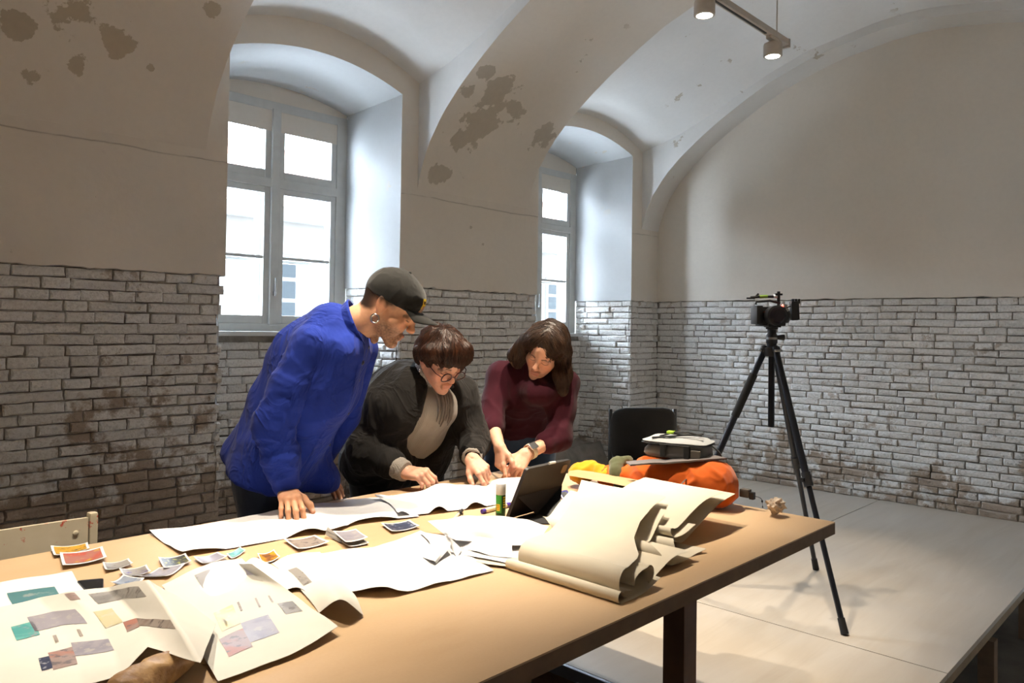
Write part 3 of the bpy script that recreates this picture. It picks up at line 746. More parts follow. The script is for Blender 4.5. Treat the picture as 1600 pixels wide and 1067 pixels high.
def hand_island(wrist, B, elbow, flex, right=True, scale=1.0, skin=(.62, .36, .24), h=.0022, thumb=None, spread=1.0):
    """local frame: x to the fingers, y towards the thumb, z back of the hand; flex: per finger (mcp, pip, dip) degrees, index first"""
    sy = 1.0; el = B.T @ (np.asarray(elbow)-wrist)/scale
    if not right: sy = -1.0
    ang = lambda a: math.radians(a)
    ys = [.027, .009, -.009, -.0255]; mx = [.086, .089, .084, .075]; fl = [(.043, .026, .021), (.047, .030, .022), (.043, .028, .021), (.034, .021, .019)]; fr = [.0092, .0095, .009, .0078]
    jts = []
    for i in range(4):
        a = np.array([mx[i], ys[i]*sy, 0.0]); yaw = ys[i]*3.2*spread*sy; p = 0.0; pts = [a]
        for L, fx in zip(fl[i], flex[i]):
            p += ang(fx); dirv = np.array([math.cos(p)*math.cos(yaw), math.sin(yaw)*math.cos(p), -math.sin(p)]); a = a+dirv*L; pts.append(a)
        jts.append(pts)
    th = thumb or [(.018, .022, -.006), (.045, .046, -.016), (.075, .060, -.022), (.099, .064, -.028)]
    th = [np.array((a, b*sy, c)) for a, b, c in th]
    elc = el if np.linalg.norm(el) < .16 else el/np.linalg.norm(el)*.16
    allp = np.array([q for p in jts for q in p]+th+[elc, (0, 0, 0)]); F = Field(allp.min(0)-.045, allp.max(0)+.045, h)
    for i in range(4):
        y0 = ys[i]*sy; F.cone((.006, y0*.62, 0), (mx[i], y0, .001), .0135, .0108, .012)
    F.ell((.045, 0, -.004), (.046, .032, .0135), k=.012); F.cone((.012, .012*sy, -.006), (.05, .03*sy, -.008), .014, .012, .012)
    F.cone((0, -.010, 0), (.014, -.014, 0), .0185, .015, .012); F.cone((0, .010, 0), (.014, .014, 0), .0185, .015, .012)
    F.cone((.004, .0105, 0), elc+np.array([0, .008, 0]), .0185, .027, .012); F.cone((.004, -.0105, 0), elc-np.array([0, .008, 0]), .0185, .027, .012)
    for i in range(4):
        p = jts[i]; r = fr[i]; F.cone(p[0]+np.array([-.004, 0, .0025]), p[0]+np.array([.001, 0, .0025]), r*1.08, k=.006)
        F.cone(p[0], p[1], r*1.05, r*.98, .0045); F.cone(p[1], p[2], r*.98, r*.9, .003); F.cone(p[2], p[3]-(p[3]-p[2])/np.linalg.norm(p[3]-p[2])*r*.6, r*.9, r*.76, .003)
        F.ell(p[1], (r*1.06,)*3, k=.003)
    F.chain(th, [.0155, .0125, .0108, .0085], .009)
    v, f = F.mesh(); v = relax(v, f, 1, .3); col = np.tile(np.array(skin), (len(v), 1))
    def blend(m, c, a): m = np.clip(m, 0, 1)[:, None]*a; col[:] = col*(1-m)+np.array(c)*m
    for p in jts+[th]:
        for q, w, rr in ((p[0], .5, .010), (p[1], .45, .009), (p[2], .35, .008), (p[3], .5, .012)): blend(np.exp(-((v-q)**2).sum(1)/rr**2), np.array(skin)*np.array([1, .66, .62]), w)
        d = p[3]-p[2]; d = d/np.linalg.norm(d); up = np.cross(np.cross(d, [0, 0, 1]), d); nrm = up/np.linalg.norm(up); q = p[3]-d*.004+nrm*.007; blend(np.clip(1.4-np.linalg.norm(v-q, axis=1)/.0055, 0, 1), (.80, .55, .46), .8)
    return wrist+(v*scale) @ B.T, f, col
def body_mesh(parent, islands, name='body'):
    """islands overlap under the clothes; one mesh for the figure"""
    vs, fs, cs, n = [], [], [], 0
    for v, f, c in islands: vs.append(v); fs.append(f+n); cs.append(c); n += len(v)
    m = np_mesh(name, np.concatenate(vs), np.concatenate(fs)); col = np.concatenate(cs)
    if len(m.vertices) == len(col):
        a = m.color_attributes.new('tint', 'FLOAT_COLOR', 'POINT'); a.data.foreach_set('color', np.concatenate([col, np.ones((len(col), 1))], 1).astype(np.float32).ravel())
    o = obj(name, m, M_skin); local(o, parent); return o
def core_island(parts, h=.012, skin=(.55, .33, .23)):
    P = np.array([p for a, b, *_ in parts for p in (a, b)]); F = Field(P.min(0)-.22, P.max(0)+.22, h)
    for a, b, ra, rb in parts: F.cone(a, b, ra, rb, .05)
    v, f = F.mesh(); return v, f, np.tile(np.array(skin), (len(v), 1))

def hair_mat(name, dark, light):
    t = NT(name); at = t.n('ShaderNodeVertexColor'); at.layer_name = 'strand'
    nz = t.noise(45, t.scale(t.co('Object'), (1, 1, .25)), 4)
    f = t.math('MULTIPLY', t.math('ADD', t.sep(at.outputs['Color'])[0], nz), .6, True)
    c = t.mix(t.ramp(f, [(.25, 0.0), (.75, 1.0)]), dark, light); t.bump(nz, .3, .003)
    t.b.inputs['Anisotropic'].default_value = .6
    return t.out(c, .48, 0, .35)
def hair_part(parent, F, mat, crown, flow, n=700, L=.10, rad=.0013, seed=1, keep=None, name='hair', amp=.004, freq=26):
    v, f = F.mesh(); v = relax(v, f, 2); v = folds(v, f, amp, freq, (0, 0, 1), .18, seed)
    bv = bvh_of(v, f); rnd = random.Random(seed); N = normals(v, f); idx = list(range(len(v))); rnd.shuffle(idx)
    VV = [tuple(p) for p in v]; FF = [tuple(q) for q in f]; sh = [rnd.uniform(.0, .35) for _ in VV]; cnt = 0
    for i in idx:
        if cnt >= n: break
        p = Vector(v[i])
        if keep and not keep(v[i], N[i]): continue
        pts = []; q = p.copy(); steps = 9; l = L*rnd.uniform(.6, 1.2)
        jit = Vector((rnd.uniform(-.2, .2), rnd.uniform(-.2, .2), rnd.uniform(-.2, .2)))
        for s_ in range(steps):
            loc, nr, _, _ = bv.find_nearest(q)
            if loc is None: break
            pts.append(loc+nr*(.0012+.002*rnd.random()*(s_ > 0)))
            fl = Vector(flow(np.array(loc)))+jit; t_ = fl-nr*fl.dot(nr)
            if t_.length < 1e-4: break
            q = loc+t_.normalized()*(l/steps)
        if len(pts) < 4: continue
        mb = MB().tube(pts, [rad*(1-.75*(k/(len(pts)-1))**2) for k in range(len(pts))], 4, False)
        b0 = len(VV); VV += mb.v; FF += [tuple(a+b0 for a in q) for q in mb.f]; s0 = rnd.random(); sh += [s0]*len(mb.v); cnt += 1
    m = mesh(name, VV, FF, True); a = m.color_attributes.new('strand', 'FLOAT_COLOR', 'POINT')
    a.data.foreach_set('color', np.repeat(np.array(sh, np.float32), 4)); o = obj(name, m, mat); local(o, parent); return o
def patch_on(bv, c, u, v, w, h, off=.003, nu=6, nv=6, n=None):
    """small cloth patch laid on a surface: c centre, u/v directions"""
    u, v = Vector(vn(u)), Vector(vn(v)); n = Vector(n) if n is not None else u.cross(v); P = []
    for j in range(nv+1):
        row = []
        for i in range(nu+1):
            p = Vector(c)+u*(w*(i/nu-.5))+v*(h*(j/nv-.5)); hit = bv.ray_cast(p+n*.25, -n)
            if hit[0] is None: hit = bv.find_nearest(p)
            row.append(hit[0]+n*off)
        P.append(row)
    return P
UP = np.array([0, 0, 1.0])
M_blue = cloth('blue_work_cotton', (.012, .033, .27), (.008, .022, .19), weave=500, wb=.35, sheen=.05, crease=(7, .32, (1.0, 1.0, .8)))
M_jeans = cloth('dark_denim', (.022, .032, .065), (.012, .018, .035), weave=600)
M_black_cloth = cloth('black_jacket_cloth', (.016, .014, .0125), (.009, .008, .0075), wb=.3, sheen=.05, crease=(7, .35, (1.0, 1.0, .8)))
M_black_tee = cloth('black_tee', (.012, .012, .013))
M_grey_knit = cloth('grey_ribbed_knit', (.42, .38, .33), (.30, .27, .23), ribs=(75, 'X', .5), weave=300, wb=.4)
M_wool = cloth('maroon_ribbed_wool', (.048, .005, .013), (.032, .003, .008), ribs=(110, 'X', .10, .2), weave=260, wb=.3, sheen=.05)
M_blue_jeans = cloth('blue_denim', (.05, .085, .15), (.03, .05, .09), weave=500)
M_black_trouser = cloth('black_trousers', (.012, .011, .011))
M_shoe = plain('black_shoe', (.02, .02, .022), .5)
M_silver = plain('polished_silver', (.75, .74, .70), .2, 1.0)
M_cap = cloth('faded_black_cap', (.013, .0125, .011), (.008, .008, .007), weave=420, wb=.3)
M_yellow = plain('yellow_thread', (.85, .60, .03), .7)
M_button = plain('dark_button', (.02, .025, .06), .35)
def legs(parent, pel, Lv, Fv, mat, z0=0.0, w=.095, r=(.105, .075, .055), name='trousers', waist=.13):
    F = Field(pel-np.array([.4, .4, pel[2]-z0+.0]), pel+np.array([.4, .4, .16]), .011)
    for s in (1, -1):
        hip = pel+Lv*s*w-UP*.04; foot = np.array([*(pel[:2]+Lv[:2]*s*(w+.02)-Fv[:2]*.0), z0+.08]); knee = (hip+foot)/2+Fv*.03
        F.cone(hip, knee, r[0], r[1], .05); F.cone(knee, foot, r[1], r[2], .05)
    F.cone(pel+Lv*.06+UP*.03, pel-Lv*.06+UP*.03, waist, waist, .06); F.cut(pel-UP*(pel[2]-z0-.06), -UP)
    o, bv = cloth_part(name, F, mat, parent, .007, 9, UP, .5, pel[0])
    for s in (1, -1):
        f = np.array([*(pel[:2]+Lv[:2]*s*(w+.02)), z0]); G = Field(f-np.array([.22, .22, .02]), f+np.array([.22, .22, .14]), .008)
        G.cone(f+UP*.045-Fv*.05, f+UP*.035+Fv*.15, .043, .036, .03); G.cone(f+UP*.05, f+UP*.1, .045, .05, .03); G.cut(f+UP*.004, -UP)
        cloth_part('shoe', G, M_shoe, parent, 0.0, 9)
    return bv
def sleeve(F, pts, rad, k=.05): F.chain(pts, rad, k)
def ring_strip(c, axis, ref, r0, r1, h, a0, a1, th=.004, n=28, m=5, lean=0.0):
    """curved cloth strip round an axis (collars, cuffs)"""
    ax = vn(axis); x = vn(np.asarray(ref)-ax*(np.asarray(ref)@ax)); y = np.cross(ax, x); P = []
    for j in range(m+1):
        t = j/m; row = []
        for i in range(n+1):
            a = a0+(a1-a0)*i/n; r = r0+(r1-r0)*t; row.append(np.asarray(c)+(x*math.cos(a)+y*math.sin(a))*r+ax*(h*t+lean*math.cos(a)))
        P.append(row)
    Q = [[p+0 for p in r] for r in P]
    mb = MB(); out = [[p-0*p for p in r] for r in P]
    inner = [[p+(np.asarray(c)+ax*((p-c)@ax)-p)*th/np.linalg.norm(np.asarray(c)+ax*((p-c)@ax)-p) for p in r] for r in P]
    loop = P+inner[::-1]+[P[0]]
    return mb.grid(loop)

# ------------------------------------------------------------------ man in the blue jacket
def build_man():
    Fv, Lv = vn(V(.75, -.66, 0)), vn(V(.66, .75, 0)); pel = V(1.46, 2.60, .80)
    root = empty('person', (pel[0], pel[1], 0)); tag(root, 'person in blue work jacket and black cap leaning on the table', 'person')
    chest, neck = V(1.540, 2.395, 1.09), V(1.555, 2.29, 1.285); ax = vn(neck-pel)
    sR, eR, wR = dp(488, 540, 2.60), dp(428, 662, 2.56), dp(448, 766, 2.585)
    sL = neck+V(.15, .12, -.06); eL, wL = dp(536, 650, 3.0), dp(490, 735, 3.0)
    hc = dp(609, 478, 2.70); B = basis(cv(.83, -.56, .02), cv(.55, .82, .08))
    skin = (.64, .34, .20)
    head = head_island(hc, B, neck+V(.0, .0, .0), 1.04, skin, dict(stub=.75, beard=(.12, .065, .04), hair=(.045, .026, .018)))
    hx = vn(V(-.38, -.90, -.12)); hand = hand_island(wR, basis(hx, V(-.2, -.3, 1)), eR, [(44, 24, 10), (40, 30, 14), (42, 28, 12), (46, 22, 10)], True, 1.0, skin, spread=2.6, thumb=[(.018, .022, -.008), (.040, .048, -.022), (.062, .066, -.040), (.078, .072, -.058)])
    hand2 = hand_island(wL, basis(V(.2, -.8, -.3), UP), eL, [(10, 20, 10)]*4, False, 1.0, skin)
    core = core_island([(pel, chest, .09, .085), (chest, neck, .085, .06), (sR, eR, .05, .042), (eR, wR, .042, .026), (sL, eL, .05, .042), (eL, wL, .042, .026), (sR, sL, .06, .06), (pel, V(pel[0], pel[1], .10), .07, .03)], skin=skin)
    body_mesh(root, [head, hand, hand2, core])
    legs(root, pel, Lv, Fv, M_jeans, waist=.10)
    J = Field(V(.95, 1.95, .60), V(2.0, 3.0, 1.45), .0075)
    for s in (1, -1):
        hip = pel+Lv*s*.078-UP*.03; J.cone(hip, chest+Lv*s*.085, .137, .122, .06); J.cone(chest+Lv*s*.085, neck+Lv*s*.075-UP*.05-ax*.02, .122, .085, .06)
    J.cone(neck-ax*.03, sR, .06, .066, .05); J.cone(neck-ax*.03, sL, .06, .066, .05)
    J.cone(chest-Fv*.05, V(1.39, 2.69, .84), .10, .07, .09); J.cone(chest-Fv*.02+UP*.09, neck-Fv*.03-UP*.07, .125, .09, .05)
    J.chain([neck-Fv*.02-UP*.02, dp(516, 511, 2.70), dp(474, 551, 2.73), dp(430, 620, 2.78)], [.055, .060, .075, .085], .09); J.cone(pel+Fv*.10+UP*.05, pel+Fv*.16-UP*.06, .08, .09, .06)
    J.cut(V(1.36, 2.72, .815), V(-.10, .30, -.95), .012)
    A = Field(V(.95, 1.95, .60), V(2.0, 3.0, 1.45), .0075)
    pass
    A.chain([sR, sR*.45+eR*.55, eR, eR*.5+wR*.5, wR+(eR-wR)*.10], [.074, .070, .064, .058, .047], .03)
    A.chain([sL, eL, wL+(eL-wL)*.1], [.074, .062, .046], .03)
    A.cut(wR+(eR-wR)*.06, wR-eR) if False else None
    cloth_part('sleeve', A, M_blue, root, .003, 9, wR-sR, .5, 2.0, arms=[(sR, eR, .09, .010, eR), (eR, wR, .08, .012, eR*.6+wR*.4)])
    jk, bv = cloth_part('jacket', J, M_blue, root, .0065, 8, vn(ax+Lv*.4), .35, 2.0)
    # cuff, collar, placket, pockets, buttons, earring
    local(ring_strip(wR+(eR-wR)*.045, eR-wR, V(1, 0, 0), .041, .048, .06, 0, 2*math.pi, .005).build('cuff', M_blue, None, True), root)
    na = vn(hc+B @ V(-.03, 0, -.06)-neck)
    local(ring_strip(neck+na*.012, na, Fv, .080, .092, .052, R(38), R(322), .007, lean=-.012).build('collar', M_blue, None, True), root)
    local(ring_strip(neck+na*.002, na, Fv, .074, .066, .04, 0, 2*math.pi, .004, lean=-.02).build('t_shirt', M_black_tee, None, True), root)
    fd = Vector(vn(Fv*1.0-Lv*.25)); right = -Lv
    pc = chest+Fv*.10-Lv*.085+UP*.04
    local(MB().grid(patch_on(bv, pc, Lv, ax, .105, .125, .003, n=vn(Fv-Lv*.6))).build('chest_pocket', M_blue, None, True), root)
    local(MB().grid(patch_on(bv, pel+Fv*.10-Lv*.10+UP*.10, Lv, ax, .15, .14, .003, n=vn(Fv-Lv*.5))).build('lower_pocket', M_blue, None, True), root)
    for t in (.15, .4, .65, .9):
        c = pel*(1-t)+neck*t; hit = bv.ray_cast(Vector(c+Fv*.5), Vector(-Fv))
        if hit[0]: 
            b = MB().sphere(hit[0], (.008, .008, .008), 10).build('button', M_button, None, True); local(b, root)
    P = []
    for j in range(16):
        t = .02+j/15*.95; c = pel*(1-t)+neck*t; row = []
        for i in range(4):
            o_ = Vector(c+Fv*.5-Lv*(.0+.012*i)); hit = bv.ray_cast(o_, Vector(-Fv)); row.append((hit[0] if hit[0] else Vector(c+Fv*.12))+Vector(Fv)*.004*(1 if i < 3 else .2))
        P.append(row)
    local(MB().grid(P).build('placket', M_blue, None, True), root)
    hit = bv.ray_cast(Vector(pc+UP*.055+Fv*.3-Lv*.2), Vector(vn(-Fv+Lv*.6)))
    if hit[0]: local(MB().sphere(hit[0], .009, 10).build('pocket_button', M_button, None, True), root)
    W = lambda x, y, z: hc+B @ (V(x, y, z)*1.04)
    # cap
    Cf = Field(V(-.14, -.11, -.03), V(.14, .11, .17), .0036); Cf.ell((-.008, 0, .042), (.101, .083, .088), k=0); Cf.ell((.045, 0, .062), (.045, .055, .040), k=.03); Cf.cut((0, 0, .020), V(.08, 0, -1))
    v, f = Cf.mesh(); v = relax(v, f, 2); v = folds(v, f, .0012, 20, None, 1, 4.0); cp = obj('cap', np_mesh('cap', hc+(v*1.04) @ B.T, f), M_cap); local(cp, root)
    P = []
    for j in range(9):
        t = j/8; row = []
        for i in range(17):
            a = R(-54)+R(108)*i/16; r0 = V(.098*math.cos(a), .082*math.sin(a), 0); r1 = V(.098*math.cos(a)+.078*max(0, math.cos(a*1.05))**.6, .080*math.sin(a), 0)
            p = r0*(1-t)+r1*t; z = .031+.010*math.cos(a)+.002*t*math.cos(a)-6.0*p[1]**2*(.15+.85*t); row.append(W(p[0]-.004, p[1], z))
        P.append(row)
    dn = B @ V(0, 0, -.003); mb = MB(); mb.grid(P+[[p+dn for p in r] for r in P[::-1]]); local(mb.build('cap_brim', M_cap, None, True), cp) if False else local(mb.build('cap_brim', M_cap, None, True), root)
    cbv = bvh_of(hc+(v*1.04) @ B.T, f); mb = MB()
    for (y0, y1, z0, z1) in ((-.014, -.007, .054, .088), (-.014, .012, .082, .089), (.006, .013, .068, .088), (-.010, .012, .066, .073)):
        Q = []
        for z in (z0, (z0+z1)/2, z1):
            row = []
            for y in (y0, (y0+y1)/2, y1):
                hit = cbv.ray_cast(Vector(W(.25, y-.012, z)), Vector(-B[:, 0])); row.append((hit[0] if hit[0] else Vector(W(.1, y, z)))+Vector(B[:, 0])*.0015)
            Q.append(row)
        mb.grid(Q)
    local(mb.build('cap_emblem', M_yellow, None), root)
    local(MB().sphere(W(-.006, 0, .130), .006, 10).build('cap_button', M_cap, None, True), root)
    er = W(-.004, -.079, -.050); P = [er+B @ (V(math.cos(a), .25*math.sin(a*.5), math.sin(a))*.0145) for a in [2*math.pi*i/20 for i in range(21)]]
    local(MB().tube(P, [.0022+.0016*abs(math.sin(math.pi*i/20)) for i in range(21)], 8).build('hoop_earring', M_silver, None, True), root)
    return root
build_man()

# ------------------------------------------------------------------ woman with glasses in the middle
def build_w2():
    Fv, Lv = vn(V(-.06, -.99, 0)), vn(V(.99, -.06, 0)); pel = V(2.075, 2.64, .78)
    root = empty('person', (pel[0], pel[1], 0)); tag(root, 'person with short auburn hair, glasses and open black jacket', 'person')
    chest, neck = V(2.085, 2.52, .98), dp(668, 592, 3.22); ax = vn(neck-pel)
    sR, eR, wR = dp(606, 612, 3.24), dp(572, 705, 3.12), dp(636, 738, 2.985)
    sL, eL, wL = dp(722, 618, 3.34), dp(741, 690, 3.30), dp(737, 717, 3.11)
    hc = dp(688, 562, 3.13); B = basis(cv(.56, -.56, .60), cv(.34, .80, .50))
    skin = (.70, .38, .26)
    head = head_island(hc, B, neck, 1.0, skin, dict(fem=.7, brow=(.10, .055, .04), lip=(.52, .18, .15)))
    h1 = hand_island(wR, basis(cv(.80, .02, .58), cv(-.1, .85, .45)), eR, [(48, 42, 25), (55, 48, 30), (58, 52, 30), (60, 55, 30)], True, .95, skin, thumb=[(.018, .022, -.006), (.045, .038, -.020), (.070, .036, -.036), (.090, .026, -.050)], spread=.5)
    h2 = hand_island(wL, basis(cv(.60, -.46, .62), cv(.0, .75, .62)), eL, [(24, 12, 6), (58, 80, 40), (62, 82, 45), (64, 82, 45)], False, .95, skin, spread=.6)
    core = core_island([(pel, chest, .13, .13), (chest, neck, .13, .06), (sR, eR, .05, .04), (eR, wR, .04, .026), (sL, eL, .05, .04), (eL, wL, .04, .026), (sR, sL, .06, .06), (pel, V(pel[0], pel[1], .10), .07, .03)], skin=skin)
    body_mesh(root, [head, h1, h2, core])
    legs(root, pel, Lv, Fv, M_black_trouser, w=.10, r=(.125, .085, .06), waist=.16)
    lo, hi = V(1.55, 2.05, .55), V(2.65, 3.0, 1.30)
    T = Field(lo, hi, .008)
    T.cone(pel+Lv*.05, chest+Lv*.055+Fv*.02, .14, .108, .06); T.cone(pel-Lv*.05, chest-Lv*.055+Fv*.02, .14, .108, .06); T.cone(chest, neck-ax*.03, .10, .055, .05)
    T.ell(pel+Fv*.065+UP*.10, (.145, .13, .12), k=.06); T.ell(chest+Fv*.085-UP*.01, (.115, .085, .08), k=.06); T.cut(pel-UP*.08, -UP)
    _, tbv = cloth_part('knit_top', T, M_grey_knit, root, .005, 13, ax, .4, 5.0)
    Jf = Field(lo, hi, .0075)
    for s in (1, -1):
        Jf.cone(pel+Lv*s*.085-UP*.02, chest+Lv*s*.095, .165, .132, .06); Jf.cone(chest+Lv*s*.095, neck+Lv*s*.08-UP*.05, .132, .088, .06)
    Jf.cone(neck-ax*.035, sR, .058, .066, .05); Jf.cone(neck-ax*.035, sL, .058, .066, .05); Jf.ell(chest-Fv*.04+UP*.06, (.16, .15, .13), k=.06)
    Jf.ell(pel+Fv*.05+UP*.08, (.18, .15, .14), k=.06); Jf.ell(chest+Fv*.06-UP*.02, (.155, .10, .10), k=.06)
    op = Field(lo, hi, .0075)
    op.chain([neck+Fv*.09+Lv*.01, chest+Fv*.20+Lv*.035, pel+Fv*.25+UP*.08+Lv*.02, pel+Fv*.26-UP*.1-Lv*.02], [.07, .115, .115, .07], .03)
    dd = op.d; h_ = np.clip(.5-.5*(Jf.d+dd)/.012, 0, 1); Jf.d = (Jf.d*(1-h_)-dd*h_+.012*h_*(1-h_)).astype(np.float32)
    Jf.chain([sR, eR, wR+(eR-wR)*.40], [.074, .068, .055], .04); Jf.chain([sL, eL, wL+(eL-wL)*.28], [.072, .064, .050], .04); Jf.cut(pel-UP*.16, -UP)
    jk, bv = cloth_part('jacket', Jf, M_black_cloth, root, .008, 9, V(.5, .1, .8), .4, 7.0, arms=[(sR, eR, .085, .011, eR), (eR, wR, .075, .008, eR), (sL, eL, .08, .010, eL)])
    # knit cuffs showing below the sleeves
    for w_, e_, nm, a0, a1 in ((wR, eR, 'knit_cuff', .40, .02), (wL, eL, 'knit_cuff', .30, .05)):
        q = Field(np.minimum(w_, e_)-.09, np.maximum(w_, e_)+.09, .005); q.cone(w_+(e_-w_)*(a0+.1), w_+(e_-w_)*a1, .046, .040, .02); q.cut(w_+(e_-w_)*a1, w_-e_)
        cloth_part(nm, q, M_grey_knit, root, .003, 30, e_-w_, 3.0, 3.0)
    na = vn(hc+B @ V(-.02, 0, -.07)-neck)
    M_lace = cloth('pale_lace_scarf', (.62, .58, .52), (.16, .14, .13), big=160, weave=300, wb=.6)
    local(ring_strip(neck+na*.012, na, Fv, .078, .068, .080, 0, 2*math.pi, .006, lean=-.03).build('neck_scarf', M_lace, None, True), root)
    local(ring_strip(neck-ax*.03, ax, Fv, .086, .092, .04, R(62), R(298), .008, lean=-.03).build('jacket_collar', M_black_cloth, None, True), root)
    for s in (1, -1):      # lapels
        P = []
        for j in range(9):
            t = j/8; c = (neck-UP*.015)*(1-t)+(chest+Fv*.03-UP*.03)*t+Lv*s*(.050+.035*t); row = []
            for i in range(4):
                hit = bv.ray_cast(Vector(c+Lv*s*(.045*(1-abs(2*t-1)*.5))*i/3+Fv*.5), Vector(-Fv)); row.append((hit[0] if hit[0] else Vector(c+Fv*.1))+Vector(Fv)*.006)
            P.append(row)
        local(MB().grid(P).build('lapel', M_black_cloth, None, True), root)
    for t in (.10, .30, .52):
        c = neck*(1-t)+pel*t+Lv*.085; hit = bv.ray_cast(Vector(c+Fv*.5), Vector(-Fv))
        if hit[0]: local(MB().sphere(hit[0], .008, 10).build('button', M_shoe, None, True), root)
    # pleated scarf ends hanging on the chest
    mb = MB()
    for i in range(6):
        P = []
        for j in range(8):
            t_ = j/7; c = (neck+UP*.02)*(1-t_)+(chest-UP*(.05+.012*(i % 3)))*t_+Lv*((.013+.002*t_)*(i-2.5)+.012); hit = tbv.ray_cast(Vector(c+Fv*.6), Vector(-Fv)); P.append((hit[0] if hit[0] else Vector(c+Fv*.07))+Vector(Fv)*.006)
        mb.tube(P, [.007, .0085, .009, .009, .0085, .007, .005, .002], 6)
    local(mb.build('scarf_fringe', cloth('taupe_scarf', (.20, .17, .145)), None, True), root)
    W = lambda x, y, z: hc+B @ V(x, y, z)
    # hair: full crop with a fringe, longer on the far side
    lo, hi = hc-.2, hc+.2; Hf = Field(lo, hi, .0042); E = lambda c, r, k=.03, mode='u': Hf.ell(W(*c), r, B, k, mode)
    E((-.018, 0, .048), (.106, .086, .090), 0); E((-.060, 0, .0), (.058, .076, .072)); E((.038, .0, .080), (.062, .070, .042))
    Hf.chain([W(.07, .055, .08), W(.045, .076, .04), W(.02, .082, -.025), W(.0, .078, -.065)], [.022, .020, .018, .012], .03)
    Hf.chain([W(.06, -.055, .085), W(.02, -.078, .055), W(-.035, -.074, .025), W(-.06, -.060, -.02)], [.020, .017, .014, .012], .03)
    Hf.chain([W(.07, -.05, .09), W(.088, -.035, .062), W(.092, .0, .055), W(.086, .045, .052)], [.018, .012, .012, .016], .02)
    cr = W(-.02, -.01, .15)
    def flow(p): d = p-cr; return vn(d)+V(0, 0, -.8)+(B @ V(.5, -.1, 0))*(1 if (B.T @ (p-hc))[0] > .0 else -.2)
    hair_part(root, Hf, hair_mat('auburn_hair', (.007, .004, .003), (.065, .023, .010)), cr, flow, 2600, .085, .0010, 3, None, amp=.008, freq=18)
    # glasses
    M_gf = plain('dark_red_spectacle_frame', (.06, .012, .01), .3); gl = empty('glasses', (0, 0, 0)); gl.parent = root; gl.location = -Vector(root.location)
    for s in (1, -1):
        P = [W(.106+.002*math.cos(2*a), s*.033+.024*math.cos(a), -.008+.019*math.sin(a)) for a in [2*math.pi*i/24 for i in range(25)]]
        MB().tube(P, .0026, 6, False).build('lens_rim', M_gf, root).location = -Vector(root.location)
        MB().tube([W(.104, s*.057, -.002), W(.085, s*.074, .004), W(.0, s*.084, .012), W(-.015, s*.084, .006)], .0019, 6).build('temple_arm', M_gf, root).location = -Vector(root.location)
        m = MB(); m.add([W(.106, s*.033, -.008)]+P[:-1], [(0, i+1, (i+1) % 24+1) for i in range(24)]); m.build('spectacle_lens', M_glass, root).location = -Vector(root.location)
    MB().tube([W(.107, -.010, -.006), W(.113, 0, -.003), W(.107, .010, -.006)], .0018, 6).build('bridge', M_gf, root).location = -Vector(root.location)
    bpy.data.objects.remove(gl)
    local(MB().tube([W(-.005, -.079, -.036), W(-.004, -.082, -.05), W(.0, -.080, -.066)], [.002, .004, .002], 8).build('drop_earring', M_silver, None, True), root)
    return root
build_w2()

